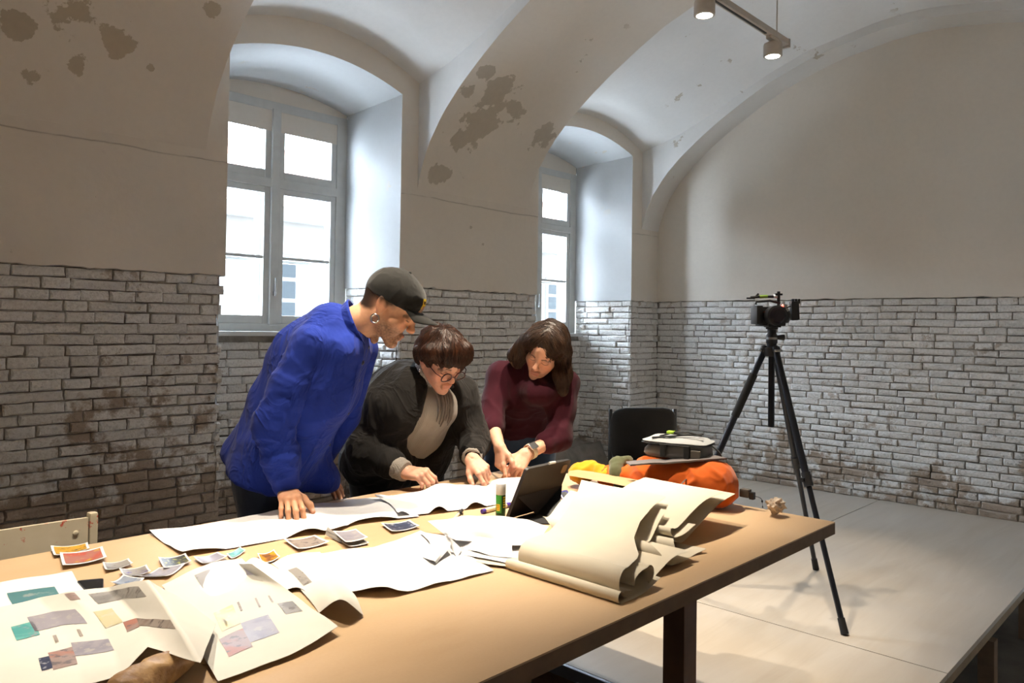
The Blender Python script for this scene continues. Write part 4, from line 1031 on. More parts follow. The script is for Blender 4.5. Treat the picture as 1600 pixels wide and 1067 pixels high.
# ------------------------------------------------------------------ woman in the maroon sweater
def build_w3():
    Fv, Lv = vn(V(-.62, -.78, 0)), vn(V(.78, -.62, 0)); pel = V(2.76, 2.56, .79)
    root = empty('person', (pel[0], pel[1], 0)); tag(root, 'person in maroon sweater with long brown hair and wrist watch', 'person')
    chest, neck = V(2.685, 2.45, 1.00), V(2.645, 2.375, 1.125); ax = vn(neck-pel)
    sR, eR, wR = dp(782, 588, 3.53), dp(766, 656, 3.42), dp(781, 699, 3.24)
    sL, eL, wL = dp(882, 598, 3.50), dp(873, 682, 3.40), dp(822, 709, 3.25)
    hc = dp(851, 549, 3.42); B = basis(cv(-.36, -.50, .78), cv(.20, .80, .50))
    skin = (.74, .41, .28)
    head = head_island(hc, B, neck, .97, skin, dict(fem=1.0, brow=(.05, .028, .02), lip=(.50, .15, .13)))
    h1 = hand_island(wR, basis(cv(.06, -.93, .33), cv(-.80, .10, .55)), eR, [(6, 8, 5), (38, 52, 28), (46, 60, 30), (50, 60, 30)], True, .92, skin, spread=.7)
    h2 = hand_island(wL, basis(cv(-.48, -.62, .60), cv(.20, .60, .75)), eL, [(30, 14, 8), (32, 18, 10), (36, 22, 12), (40, 26, 14)], False, .92, skin, spread=.5)
    core = core_island([(pel, chest, .085, .08), (chest, neck, .075, .05), (sR, eR, .045, .036), (eR, wR, .036, .024), (sL, eL, .045, .036), (eL, wL, .036, .024), (sR, sL, .045, .045), (pel, V(pel[0], pel[1], .10), .07, .03)], skin=skin)
    body_mesh(root, [head, h1, h2, core])
    legs(root, pel, Lv, Fv, M_blue_jeans, w=.085, waist=.125, r=(.10, .07, .052))
    S = Field(V(2.05, 1.9, .60), V(3.15, 3.0, 1.30), .0072)
    for s in (1, -1):
        S.cone(pel+Lv*s*.06+UP*.02, chest+Lv*s*.07, .115, .105, .06); S.cone(chest+Lv*s*.07, neck+Lv*s*.07-UP*.04, .105, .066, .05)
        S.ell(chest+Lv*s*.055+Fv*.075-UP*.015, (.065, .065, .065), k=.05)
    S.cone(neck-ax*.01, sR, .05, .056, .05); S.cone(neck-ax*.01, sL, .05, .056, .05); S.cone(neck-ax*.03+Fv*.01, neck+ax*.03+Fv*.005, .075, .062, .03); S.cone(chest, neck, .10, .07, .05); S.cone(neck+Fv*.02, neck*.52+hc*.48+Fv*.005, .072, .066, .02); S.ell(dp(846, 613, 3.43), (.085, .085, .055), k=.09)
    S.chain([sR, eR, eR*.72+wR*.28], [.062, .054, .050], .035); S.chain([sL, sL*.5+eL*.5, eL, eL*.62+wL*.38], [.062, .06, .056, .048], .035); S.cut(pel-UP*.015, V(0, .1, -1))
    cloth_part('sweater', S, M_wool, root, .0055, 11, V(.3, .3, .9), .5, 9.0)
    # watch
    ww = wL+(eL-wL)*.13; axw = vn(eL-wL)
    local(ring_strip(ww-axw*.011, axw, V(0, 0, 1), .0335, .0335, .022, 0, 2*math.pi, .003, m=2).build('watch_strap', plain('cream_rubber', (.75, .66, .50), .6), None, True), root)
    fn = vn(cv(-.05, .55, .80)); fn = vn(fn-axw*(fn@axw)); c = ww+fn*.034; Mx = np.stack([axw, np.cross(fn, axw), fn], 1); M4 = Matrix(Mx.tolist()).to_4x4(); M4.translation = Vector(c)
    local(MB().box((-.02, -.017, -.004), (.02, .017, .006), M4, .004).build('watch_case', M_silver, None, True), root)
    local(MB().box((-.017, -.014, .0055), (.017, .014, .0068), M4).build('watch_face', M_blk, None), root)
    W = lambda x, y, z: hc+B @ (V(x, y, z)*.97)
    Hf = Field(hc-V(.24, .24, .30), hc+V(.24, .24, .20), .0045)
    E = lambda c, r, k=.03, mode='u': Hf.ell(W(*c), r, B, k, mode)
    E((-.020, 0, .048), (.105, .087, .092), 0); E((-.06, 0, .0), (.06, .08, .09)); E((.012, -.035, .082), (.062, .050, .040)); E((.010, .04, .080), (.060, .048, .040))
    dn = lambda x, y, z, k: W(x, y, z)+V(0, 0, -k)
    a = [W(.045, -.048, .088), W(.030, -.082, .04), W(.008, -.100, -.02), dn(.0, -.112, -.03, .035)+cv(-.015, 0, 0), dn(-.02, -.118, -.03, .085)+cv(-.02, 0, .0)]
    Hf.chain(a, [.024, .025, .032, .036, .022], .03)
    b = [W(.030, .060, .085), W(-.005, .088, .04), W(-.02, .090, -.01), dn(-.01, .095, -.03, .05)+cv(.0, 0, .02), dn(-.005, .092, -.03, .115)+cv(.0, 0, .03)]
    Hf.chain(b, [.019, .019, .026, .034, .022], .03); Hf.chain([W(-.06, 0, -.02), dn(-.07, 0, -.04, .09)], [.06, .04], .04)
    Hf.ell(W(-.012, .088, .0), (.026, .02, .034), B, .012, 's')
    cr = W(-.02, -.005, .14)
    def flow(p):
        q = B.T @ (p-hc); return vn(B @ V(-.25, np.sign(q[1]+.005)*1.0, -.2))*(.9 if q[2] > .03 else .15)+V(0, 0, -1.0)
    hair_part(root, Hf, hair_mat('brown_hair', (.010, .006, .004), (.062, .030, .015)), cr, flow, 2600, .13, .0010, 5, amp=.006, freq=16)
    local(MB().sphere(W(-.006, .083, -.040), .005, 10).build('ear_stud', M_silver, None, True), root)
    return root
build_w3()
# ================================================================== TABLE AND PAPERS
TZT = .68
def mdf_mat():
    t = NT('brown_hardboard'); P = t.co('World'); a = t.noise(1.6, t.scale(P, (.6, 1.6, 1)), 5); f = t.noise(160, P, 2); s_ = t.noise(7, t.scale(P, (.3, 1, 1)), 4)
    c = t.mix(t.ramp(a, [(.35, 0.0), (.65, 1.0)]), (.50, .345, .20), (.58, .41, .25)); c = t.mix(t.math('MULTIPLY', f, .18), c, (.36, .22, .11))
    c = t.mix(t.math('MULTIPLY', t.ramp(s_, [(.60, 0.0), (.72, 1.0)]), .25), c, (.40, .26, .14)); t.bump(f, .06, .001); return t.out(c, .55, 0, .3)
M_mdf = mdf_mat(); M_dark_wood = plain('dark_stained_wood', (.19, .10, .055), .6, var=.35, vs=10); M_edge = plain('board_edge', (.20, .125, .07), .8, var=.25, vs=20)
tb = empty('work_table', (1.0, 1.68, -.02)); tag(tb, 'long brown hardboard work table on dark wooden legs covered with papers', 'table')
local(MB().box((-.62, .99, TZT-.004), (2.62, 2.38, TZT)).build('tabletop', M_mdf), tb)
local(MB().box((-.62, .99, TZT-.040), (2.62, 2.38, TZT-.0042)).build('tabletop_core', M_edge), tb)
for (x, y) in ((1.93, 1.16), (1.93, 2.20), (-.3, 1.16), (-.3, 2.20)): local(MB().box((x-.034, y-.034, -.021), (x+.034, y+.034, TZT-.041), bev=.003).build('leg', M_dark_wood), tb)
for x in (1.93, -.3): local(MB().box((x-.03, 1.195, TZT-.12), (x+.03, 2.165, TZT-.041), bev=.003).build('cross_rail', M_dark_wood), tb)
local(MB().box((-.265, 1.13, TZT-.11), (1.895, 1.165, TZT-.041), bev=.003).build('side_rail', M_dark_wood), tb) if False else None

def paper_mat(name, col, tone=.06, lines=0.0):
    t = NT(name); n1 = t.noise(9, detail=4); n2 = t.noise(120, detail=2); c = t.mix(t.ramp(n1, [(.35, 0.0), (.7, 1.0)]), tuple(x*(1-tone) for x in col), col)
    t.bump(t.math('ADD', t.math('MULTIPLY', n1, .6), t.math('MULTIPLY', n2, .1)), .12, .004); t.b.inputs['Subsurface Weight'].default_value = .0
    return t.out(c, .75, 0, .2)
M_white = paper_mat('white_paper', (.70, .70, .71)); M_cream = paper_mat('cream_paper', (.66, .60, .48)); M_news = paper_mat('printed_page_paper', (.62, .60, .55)); M_kraft = paper_mat('kraft_paper', (.50, .33, .17))
def cat(p0, p1, p2, p3, t): return .5*((2*p1)+(p2-p0)*t+(2*p0-5*p1+4*p2-p3)*t*t+(3*p1-p0-3*p2+p3)*t**3)
def resample(P, n):
    P = [np.asarray(p, float) for p in P]; k = len(P); out = []
    for i in range(n+1):
        s = i/n*(k-1); j = min(int(s), k-2); t = s-j; a = P[j-1] if j > 0 else 2*P[0]-P[1]; d = P[j+2] if j+2 < k else 2*P[-1]-P[-2]
        out.append(cat(a, P[j], P[j+1], d, t))
    return out
def net(rows):
    """rows of (px, py, z) sight-line points at a height above the floor, or plain 3-vectors"""
    return [[np.array(onz(*q)) if not isinstance(q, np.ndarray) else q for q in r] for r in rows]
def lin(P, n):
    k = len(P); out = []
    for i in range(n+1):
        s = i/n*(k-1); j = min(int(s), k-2); out.append(P[j]*(1-(s-j))+P[j+1]*(s-j))
    return out
def fine(N, nu=20, nv=20, sharp=False):
    rows = [(lin if sharp else resample)(r, nu) for r in N]; cols = [resample([rows[i][j] for i in range(len(rows))], nv) for j in range(nu+1)]
    return [[cols[j][i] for j in range(nu+1)] for i in range(nv+1)]
def paper(name, rows, mat, label, prints=(), nu=20, nv=20, wob=.002, seed=0, th=.0006, group=None, cat_='paper', lift=True, sharp=False, ripple=None):
    G = fine(net(rows), nu, nv, sharp)
    for i, r in enumerate(G):
        for j, p in enumerate(r):
            p[2] += wob*mnoise.noise(Vector((p[0]*14+seed, p[1]*14, seed)));
            if ripple: p[2] += ripple[0]*(i/nv)**3*max(0, math.sin(ripple[1]*2*math.pi*j/nu+1.0))+ripple[0]*.8*(1-i/nv)**3*max(0, math.sin(ripple[1]*.7*2*math.pi*j/nu+2.0))
            if lift: p[2] = max(p[2], TZT+.0012+.0004*(seed % 5))
    c = sum(p for r in G for p in r)/((nu+1)*(nv+1)); root = empty(name, (c[0], c[1], TZT)); tag(root, label, cat_, group)
    T = [[p+V(0, 0, th) for p in r] for r in G]; mb = MB().grid(T); mb.grid([list(reversed(r)) for r in G])
    local(mb.build('sheet', mat, None, True), root)
    for (u0, u1, v0, v1, m) in prints:
        i0, i1, j0, j1 = round(v0*nv), round(v1*nv), round(u0*nu), round(u1*nu); Q = []
        for i in range(i0, max(i1, i0+1)+1):
            Q.append([T[i][j]+V(0, 0, .0008) for j in range(j0, max(j1, j0+1)+1)])
        o = MB().grid(Q).build('printed_picture', m, None, True); local(o, root)
    return root
def pic(name, a, b, c, scale=14.0, stretch=(1, 1, 1)):
    t = NT(name); P = t.co('World'); a, b, c = [tuple(x*.68 for x in q) for q in (a, b, c)]; n1 = t.noise(scale, t.scale(P, stretch), 4, dist=.5); n2 = t.noise(scale*3.1, P, 4, .6)
    q = t.mix(t.ramp(n1, [(.42, 0.0), (.5, 1.0)]), a, b); q = t.mix(t.ramp(n2, [(.56, 0.0), (.62, 1.0)]), q, c); return t.out(q, .4, 0, .4)
PIC = dict(sea=pic('print_sea', (.05, .22, .42), (.12, .30, .33), (.35, .45, .45), 6), teal=pic('print_teal', (.10, .42, .42), (.18, .55, .52), (.40, .42, .45)), grey=pic('print_grey', (.28, .27, .26), (.40, .38, .36), (.20, .18, .17)),
           lilac=pic('print_lilac', (.34, .33, .40), (.42, .40, .46), (.50, .47, .48)), brick=pic('print_pinkish', (.48, .22, .17), (.40, .30, .28), (.20, .17, .18)), brown=pic('print_brown', (.30, .22, .19), (.42, .36, .32), (.16, .13, .13)),
           yellow=pic('print_yellow', (.80, .48, .04), (.75, .42, .05), (.10, .08, .08), 20), red=pic('print_red', (.62, .14, .10), (.55, .22, .18), (.75, .45, .08), 20), navy=pic('print_navy', (.035, .045, .09), (.05, .06, .12), (.40, .42, .48), 26),
           dark=pic('print_dark', (.05, .055, .06), (.07, .07, .07), (.45, .45, .10), 30), blue=pic('print_blue', (.30, .38, .52), (.38, .42, .50), (.20, .26, .40)), purple=pic('print_grey_purple', (.32, .30, .29), (.38, .36, .34), (.14, .07, .35), 22),
           orange=pic('print_orange', (.35, .14, .04), (.75, .38, .03), (.10, .06, .04), 30), aqua=pic('print_aqua', (.15, .45, .48), (.25, .55, .52), (.06, .20, .30), 24), ytint=pic('print_pale_yellow', (.74, .66, .34), (.74, .68, .45), (.74, .70, .55)), line=pic('print_line', (.32, .27, .25), (.45, .40, .36), (.3, .25, .2)))
z0 = TZT
# long strips along the far side
paper('paper_strip', [[(233, 833, .682), (330, 817, .684), (420, 801, .683), (500, 789, .69), (560, 780, .685), (612, 776, .684)],
                      [(257, 850, .682), (350, 836, .683), (440, 822, .686), (520, 806, .684), (590, 797, .684), (632, 790, .684)],
                      [(286, 869, .683), (385, 853, .683), (470, 836, .684), (520, 826, .696), (560, 818, .684), (655, 806, .686)]], M_white, 'long blank white paper strip under the hand in the blue sleeve', nu=60, wob=.004, seed=1, ripple=(.014, 2.5))
paper('paper_strip', [[(585, 779, .688), (650, 768, .690), (705, 759, .700), (760, 755, .688), (840, 748, .688)],
                      [(610, 790, .686), (668, 783, .688), (720, 775, .692), (790, 768, .688), (850, 760, .686)],
                      [(622, 808, .684), (668, 803, .684), (715, 797, .684), (765, 790, .684), (850, 775, .684)]], M_white, 'white paper strip lying in front of the two pointing hands', nu=60, wob=.004, seed=2, ripple=(.020, 3.2))
# white sheets left to right
paper('paper_sheet', [[(-60, 922, .684), (20, 906, .686), (112, 893, .690)], [(-50, 945, .684), (30, 930, .686), (128, 918, .688)], [(-40, 985, .684), (50, 965, .685), (150, 940, .684)]], M_white, 'white sheet with a sea picture at the left picture edge', [(.38, .80, .42, .80, PIC['sea'])], seed=3)
paper('folded_page', [[(-70, 965, .70), (20, 945, .692), (60, 935, .69), (108, 924, .715), (165, 918, .70), (232, 906, .765), (250, 917, .715)],
                      [(-60, 1010, .70), (40, 985, .692), (95, 972, .69), (148, 968, .70), (205, 955, .71), (262, 952, .765), (292, 940, .72)],
                      [(-50, 1060, .70), (60, 1032, .694), (115, 1018, .69), (175, 1010, .695), (220, 985, .72), (288, 995, .760), (318, 960, .715)],
                      [(-40, 1110, .70), (75, 1085, .694), (130, 1072, .694), (190, 1054, .712), (231, 1011, .728), (313, 1036, .750), (337, 975, .71)]], M_news, 'large accordion-folded printed page standing up in ridges at the left', 
      [(.20, .45, .20, .38, PIC['lilac']), (.14, .22, .26, .42, PIC['teal']), (.22, .33, .62, .80, PIC['brick']), (.34, .50, .58, .72, PIC['lilac']), (.17, .22, .66, .78, PIC['navy']), (.56, .78, .06, .18, PIC['grey']), (.60, .66, .46, .60, PIC['brick']), (.66, .82, .46, .58, PIC['brown']), (.47, .52, .02, .10, PIC['brick']), (.26, .28, .46, .54, PIC['line']), (.38, .40, .44, .52, PIC['line']), (.52, .60, .26, .46, PIC['ytint'])], 60, 50, .003, 4, sharp=True)
paper('printed_page', [[(253, 914, .688), (318, 884, .70), (360, 880, .695), (394, 882, .735)], [(283, 960, .687), (350, 930, .692), (400, 915, .70), (440, 915, .715)], [(312, 1015, .690), (375, 985, .69), (435, 965, .695), (490, 952, .70)], [(341, 1064, .690), (405, 1042, .688), (470, 1016, .69), (528, 978, .700)]], M_news, 'printed page with a strip of grey photographs curling up at one corner', 
      [(.22, .62, .06, .20, PIC['grey']), (.60, .78, .08, .20, PIC['lilac']), (.74, .90, .54, .66, PIC['grey']), (.16, .36, .66, .84, PIC['brick']), (.36, .60, .62, .80, PIC['lilac']), (.20, .36, .44, .62, PIC['ytint']), (.40, .42, .44, .52, PIC['line']), (.56, .58, .46, .54, PIC['line']), (.70, .72, .46, .52, PIC['line']), (.24, .26, .54, .60, PIC['brick'])], 50, 50, .003, 6)
paper('paper_sheet', [[(300, 895, .686), (330, 880, .70), (378, 872, .712)], [(290, 920, .686), (345, 905, .70), (400, 895, .70)], [(285, 945, .685), (360, 935, .69), (420, 925, .69)]], M_white, 'blank white sheet bulging up behind the printed page', seed=8)
paper('paper_sheet', [[(372, 890, .69), (395, 872, .715), (418, 880, .695)], [(395, 905, .69), (425, 892, .70), (460, 900, .69)], [(430, 930, .688), (465, 918, .69), (490, 935, .686)]], M_white, 'small white sheet curling between the printed page and the large blank sheet', seed=9)
paper('curled_sheet', [[(425, 880, .70), (458, 866, .70), (500, 862, .69)], [(455, 905, .69), (490, 895, .695), (530, 905, .70)], [(490, 945, .684), (520, 925, .715), (555, 930, .70)], [(498, 958, .684), (533, 936, .735), (568, 962, .684)]], M_news, 'sheet arching up into a hollow curl on the bare tabletop', [(.10, .3, .20, .45, PIC['grey'])], seed=10)
paper('paper_sheet', [[(448, 868, .69), (520, 862, .692), (600, 850, .69), (657, 829, .695)], [(470, 885, .69), (560, 885, .692), (640, 868, .69), (715, 858, .69)], [(505, 905, .695), (585, 905, .69), (670, 890, .69), (745, 876, .686)], [(535, 925, .69), (600, 920, .70), (645, 921, .688), (772, 891, .685)]], M_white, 'large blank white sheet in the middle of the table', nu=30, wob=.005, seed=11)
# crumpled white pile in front of the tablet
paper('paper_sheet', [[(668, 815, .715), (735, 806, .735), (800, 808, .74), (858, 823, .735)], [(690, 832, .70), (750, 822, .745), (808, 828, .73), (845, 840, .72)], [(712, 846, .712), (760, 846, .715), (800, 852, .715), (832, 850, .718)]], M_white, 'topmost white sheet of the loose pile before the tablet', nu=26, wob=.006, seed=12)
paper('paper_sheet', [[(690, 826, .712), (745, 838, .722), (800, 846, .72)], [(704, 840, .702), (752, 852, .712), (800, 858, .712)], [(716, 854, .698), (760, 866, .698), (802, 872, .698)]], M_white, 'white sheet rolled over on itself inside the loose pile', wob=.006, seed=13)
paper('folded_sheet', [[(700, 846, .694), (760, 846, .70), (838, 846, .70)], [(712, 862, .692), (760, 862, .697), (825, 868, .70)], [(716, 866, .69), (765, 874, .692), (792, 880, .69)]], M_white, 'folded white sheet with a grey edge low in the loose pile', wob=.003, seed=14)
paper('folded_sheet', [[(706, 862, .687), (770, 862, .689), (835, 874, .689)], [(710, 868, .686), (755, 880, .687), (812, 887, .687)]], M_cream, 'cream folded sheet at the bottom of the loose pile', wob=.001, seed=16)
paper('torn_sheet', [[(655, 832, .70), (690, 836, .705), (700, 838, .73)], [(672, 850, .695), (692, 850, .71), (704, 852, .715)], [(660, 872, .69), (678, 876, .70), (682, 880, .69)]], M_white, 'torn white scrap standing up at the left of the loose pile', wob=.004, seed=17)
paper('torn_sheet', [[(702, 838, .728), (712, 848, .715), (722, 858, .70)], [(704, 856, .70), (710, 865, .695), (714, 872, .688)]], M_white, 'narrow torn white scrap leaning beside the loose pile', wob=.003, seed=18)

# cream scrolls: a strip profile in x-z, drawn out along y
def scroll(name, prof, y0, y1, mat, label, n=60, ny=14, sag=.004, seed=0, th=.0007, sub=''):
    pr = resample([V(x, z, 0) for x, z in prof], n); P = []; kc = len(prof)-1
    if y0[-1][0] > 1: y0 = [(a/kc, b) for a, b in y0]
    if y1[-1][0] > 1: y1 = [(a/kc, b) for a, b in y1]
    for i, q in enumerate(pr):
        s = i/n; a, b = interp(y0, s), interp(y1, s); row = []
        for j in range(ny+1):
            t = j/ny; y = a+(b-a)*t; row.append(V(q[0], y, max(TZT+.001, q[1]+sag*mnoise.noise(Vector((q[0]*9+seed, y*7, 2))))))
        P.append(row)
    c = P[n//2][ny//2]; root = empty(name, (c[0], c[1], TZT)); tag(root, label, 'paper', 'cream paper scrolls')
    mb = MB().grid(P); Q = []
    for i, r in enumerate(P):
        d = V(pr[min(i+1, n)][0]-pr[max(i-1, 0)][0], 0, pr[min(i+1, n)][1]-pr[max(i-1, 0)][1]); nn = vn(V(-d[2], 0, d[0])); Q.append([p+nn*th for p in r])
    mb.grid([list(reversed(r)) for r in Q]); local(mb.build('sheet', mat, None, True), root); return root
def arc(cx, cz, r, a0, a1, k=8, r1=None): return [(cx+(r+(0 if r1 is None else (r1-r)*i/k))*math.cos(R(a0+(a1-a0)*i/k)), cz+(r+(0 if r1 is None else (r1-r)*i/k))*math.sin(R(a0+(a1-a0)*i/k))) for i in range(k+1)]
# front: big sheet coming down into an open roll
scroll('paper_scroll', [(2.06, .800), (1.95, .790), (1.84, .775), (1.72, .760), (1.62, .752)]+arc(1.520, .717, .036, 80, 285, 10)+[(1.56, .690), (1.60, .700)]+arc(1.605, .718, .022, -80, 120, 6)+[(1.57, .735), (1.545, .722), (1.54, .705)],
       [(0, 1.292), (1, 1.265), (2, 1.235), (3, 1.175), (4, 1.09), (5, 1.055), (26, 1.05)], [(0, 1.622), (1, 1.55), (2, 1.49), (3, 1.43), (4, 1.39), (6, 1.375), (26, 1.37)], M_cream, 'large cream sheet ending in an open roll at the front', 90, 16, seed=1)
scroll('paper_scroll', [(1.64, .7045), (1.56, .6835)]+arc(1.478, .694, .0125, -80, -330, 8)+[(1.50, .7035), (1.53, .696)], [(0, 1.04), (1, 1.045)], [(0, 1.40), (1, 1.405)], M_cream, 'thin rolled cream edge sticking out below the open roll', 44, 10, .001, 2)
# back sheets
scroll('paper_scroll', [(2.34, .782), (2.26, .775), (2.16, .755), (2.05, .72), (1.97, .698)]+arc(1.905, .702, .020, 60, 280, 8)+[(1.95, .6835), (1.985, .69)], [(0, 1.205), (.5, 1.16), (1, 1.11)], [(0, 1.56), (.5, 1.52), (1, 1.36)], M_cream, 'rear cream sheet with a straight right edge in front of the orange backpack', 60, 14, seed=3)
scroll('paper_scroll', [(2.26, .800), (2.15, .795), (2.05, .77), (1.97, .742)]+arc(1.93, .735, .012, 60, 290, 6)+[(1.97, .728), (2.02, .745)], [(0, 1.20), (.6, 1.185), (1, 1.165)], [(0, 1.50), (.6, 1.46), (1, 1.26)], M_cream, 'short cream sheet folded on top of the rear scroll', 44, 12, seed=4)
scroll('paper_scroll', [(2.00, .775), (1.92, .75), (1.85, .722)]+arc(1.79, .711, .024, 70, 290, 8)+[(1.83, .69), (1.90, .700)], [(0, 1.25), (.5, 1.12), (1, 1.09)], [(0, 1.62), (.5, 1.50), (1, 1.46)], M_cream, 'cream sheet with a small open curl between the two larger scrolls', 50, 12, seed=5)
scroll('paper_scroll', [(1.86, .715), (1.78, .716), (1.72, .700), (1.68, .686)], [(0, 1.09), (1, 1.085)], [(0, 1.45), (1, 1.43)], M_cream, 'low cream sheet edge just behind the open roll', 24, 10, .001, 6)
scroll('kraft_sheet', [(2.57, .735), (2.45, .748), (2.30, .770), (2.20, .775)], [(0, 1.62), (1, 1.46)], [(0, 1.99), (1, 1.80)], M_kraft, 'tan kraft sheet behind the cream scrolls, next to the orange backpack', 20, 10, .002, 7)

# small prints
def card(corners, mat, label, bend=.006, dz=0.0, fold=None):
    """corners: far-left, far-right, near-right, near-left in the photograph"""
    z = TZT+.0025+dz; a, b, c, d = [np.array(onz(x, y, z)) for x, y in corners]; nu, nv = 8, 5; G = []
    for j in range(nv+1):
        v = j/nv; row = []
        for i in range(nu+1):
            u = i/nu; p = (a*(1-u)+b*u)*(1-v)+(d*(1-u)+c*u)*v; p = p+V(0, 0, bend*(2*u-1)**2+bend*.4*(2*v-1)**2); row.append(p)
        G.append(row)
    o = empty('photo_print', tuple((a+c)/2)); tag(o, label, 'photo print', 'small photo prints on the table')
    mb = MB().grid([[p+V(0, 0, .0005) for p in r] for r in G]); mb.grid([list(reversed(r)) for r in G]); local(mb.build('card', M_white, None, True), o)
    H_ = []
    for j in range(5):
        v = .09+.82*j/4; row = []
        for i in range(8):
            u = .07+.86*i/7; p = (a*(1-u)+b*u)*(1-v)+(d*(1-u)+c*u)*v+V(0, 0, bend*(2*u-1)**2+bend*.4*(2*v-1)**2+.0016); row.append(p)
        H_.append(row)
    local(MB().grid(H_).build('picture', mat, None, True), o); return o
card([(79, 857), (137, 852), (140, 861), (84, 872)], PIC['yellow'], 'yellow photo print with a dark drawing near the cream chair')
card([(93, 868), (160, 858), (167, 875), (98, 888)], PIC['red'], 'red and pink photo print overlapping the yellow one', dz=.003)
card([(160, 883), (201, 877), (208, 884), (165, 895)], PIC['grey'], 'small grey photo print left of the purple-edged one')
card([(186, 893), (229, 887), (236, 897), (194, 904)], PIC['purple'], 'grey photo print with a purple edge', dz=.003)
card([(171, 914), (192, 903), (226, 908), (203, 922)], PIC['blue'], 'pale blue photo print just left of the folded page ridge', dz=.004)
card([(247, 875), (290, 869), (299, 881), (256, 892)], PIC['dark'], 'black photo print with a small yellow-green figure')
card([(213, 905), (248, 892), (290, 884), (262, 905)], PIC['lilac'], 'pale photo print half hidden behind the blank white sheet', dz=-.001)
card([(302, 874), (340, 867), (356, 873), (316, 885)], PIC['lilac'], 'pale photo print below the long blank strip')
card([(354, 868), (375, 857), (384, 862), (362, 876)], PIC['aqua'], 'turquoise photo print below the long blank strip', .004)
card([(402, 869), (428, 863), (438, 874), (410, 884)], PIC['orange'], 'orange and dark photo print behind the curling small sheet', dz=.0)
card([(443, 846), (492, 840), (515, 850), (465, 862)], PIC['brown'], 'large brownish photo print in the middle of the table')
card([(520, 832), (556, 829), (575, 842), (540, 850)], PIC['lilac'], 'pale pink photo print lying on a grey one', .004, .012)
card([(532, 847), (566, 842), (577, 850), (545, 856)], PIC['grey'], 'grey photo print half covered by the pale pink one', .003, .001)
card([(595, 821), (640, 816), (656, 825), (612, 834)], PIC['navy'], 'navy blue photo print nearest the crumpled white pile')
# folded card standing as a tent
o = empty('folded_card', tuple(onz(520, 845, TZT))); tag(o, 'grey folded card standing open beside the pale pink print', 'card')
a, b, c, d = [np.array(onz(*q)) for q in ((512, 823, .715), (533, 840, .688), (534, 848, .684), (508, 836, .684))]
local(MB().grid([[a, b], [(a+d)/2+V(0, 0, .002), (b+c)/2], [d, c]]).build('card', paper_mat('grey_card', (.50, .48, .46)), None, True), o)
# ================================================================== THINGS ON THE TABLE
def quad_slab(a, b, c, d, th):
    """slab with face a,b,c,d (ccw seen from outside) thickened backwards"""
    a, b, c, d = [np.asarray(x, float) for x in (a, b, c, d)]; n = vn(np.cross(b-a, d-a)); A = [a, b, c, d]; B_ = [p-n*th for p in A]
    bm = bmesh.new(); vs = [bm.verts.new(p) for p in A+B_]
    for f in ((0, 1, 2, 3), (7, 6, 5, 4), (0, 4, 5, 1), (1, 5, 6, 2), (2, 6, 7, 3), (3, 7, 4, 0)): bm.faces.new([vs[i] for i in f])
    bmesh.ops.recalc_face_normals(bm, faces=bm.faces[:])
    side = [e for e in bm.edges if (e.verts[0].index < 0)]
    bm.verts.index_update(); long_e = [e for e in bm.edges if (e.verts[0].index % 4 == e.verts[1].index % 4)]
    bmesh.ops.bevel(bm, geom=long_e, offset=.010, segments=4, affect='EDGES', profile=.5); bm.verts.index_update()
    mb = MB().add([v.co[:] for v in bm.verts], [[v.index for v in f.verts] for f in bm.faces]); bm.free(); return mb
M_case = plain('dark_brown_tablet_case', (.022, .018, .017), .5, var=.2, vs=60); M_case2 = plain('black_tablet_cover', (.010, .010, .011), .6)
TL, TR = np.array(onz(824, 733, .850)), np.array(onz(893, 718, .850)); BL = np.array(onz(794, 811, .686)); BR = BL+(TR-TL)*1.0
tab = empty('tablet', tuple((BL+BR)/2)); tag(tab, 'tablet in a dark folding case propped up with its back to the camera', 'tablet')
local(quad_slab(BL, BR, TR, TL, .012).build('case_back', M_case, None, angle=40), tab)
n_ = vn(np.cross(BR-BL, TL-BL)); up_ = vn(TL-BL); rt_ = vn(TR-TL)
cb = TR-rt_*.030-up_*.030; local(quad_slab(cb-rt_*.015-up_*.015+n_*.003, cb+rt_*.015-up_*.015+n_*.003, cb+rt_*.015+up_*.015+n_*.003, cb-rt_*.015+up_*.015+n_*.003, .003).build('camera_bump', plain('copper_lens_plate', (.32, .19, .09), .4)), tab)
pc_ = TL*.45+TR*.55; local(MB().tube([pc_-rt_*.022+up_*.004, pc_+rt_*.012+up_*.004], .005, 8).build('stylus', plain('silver_stylus', (.7, .69, .66), .4)), tab)
q1, q2, q3 = np.array(onz(803, 817, .684)), np.array(onz(868, 818, .684)), np.array(onz(886, 790, .684))
local(quad_slab(BL+V(0, 0, -.001), q1, q2, q3, .004).build('cover_base', M_case2), tab)
mid = (BL*.55+TL*.45); midr = BR*.55+TR*.45; local(MB().grid([[mid+n_*.002, midr+n_*.002], [q1*.6+q3*.4+V(0, 0, .004), q2*.7+q3*.3+V(0, 0, .004)]]).build('cover_prop', M_case2), tab)
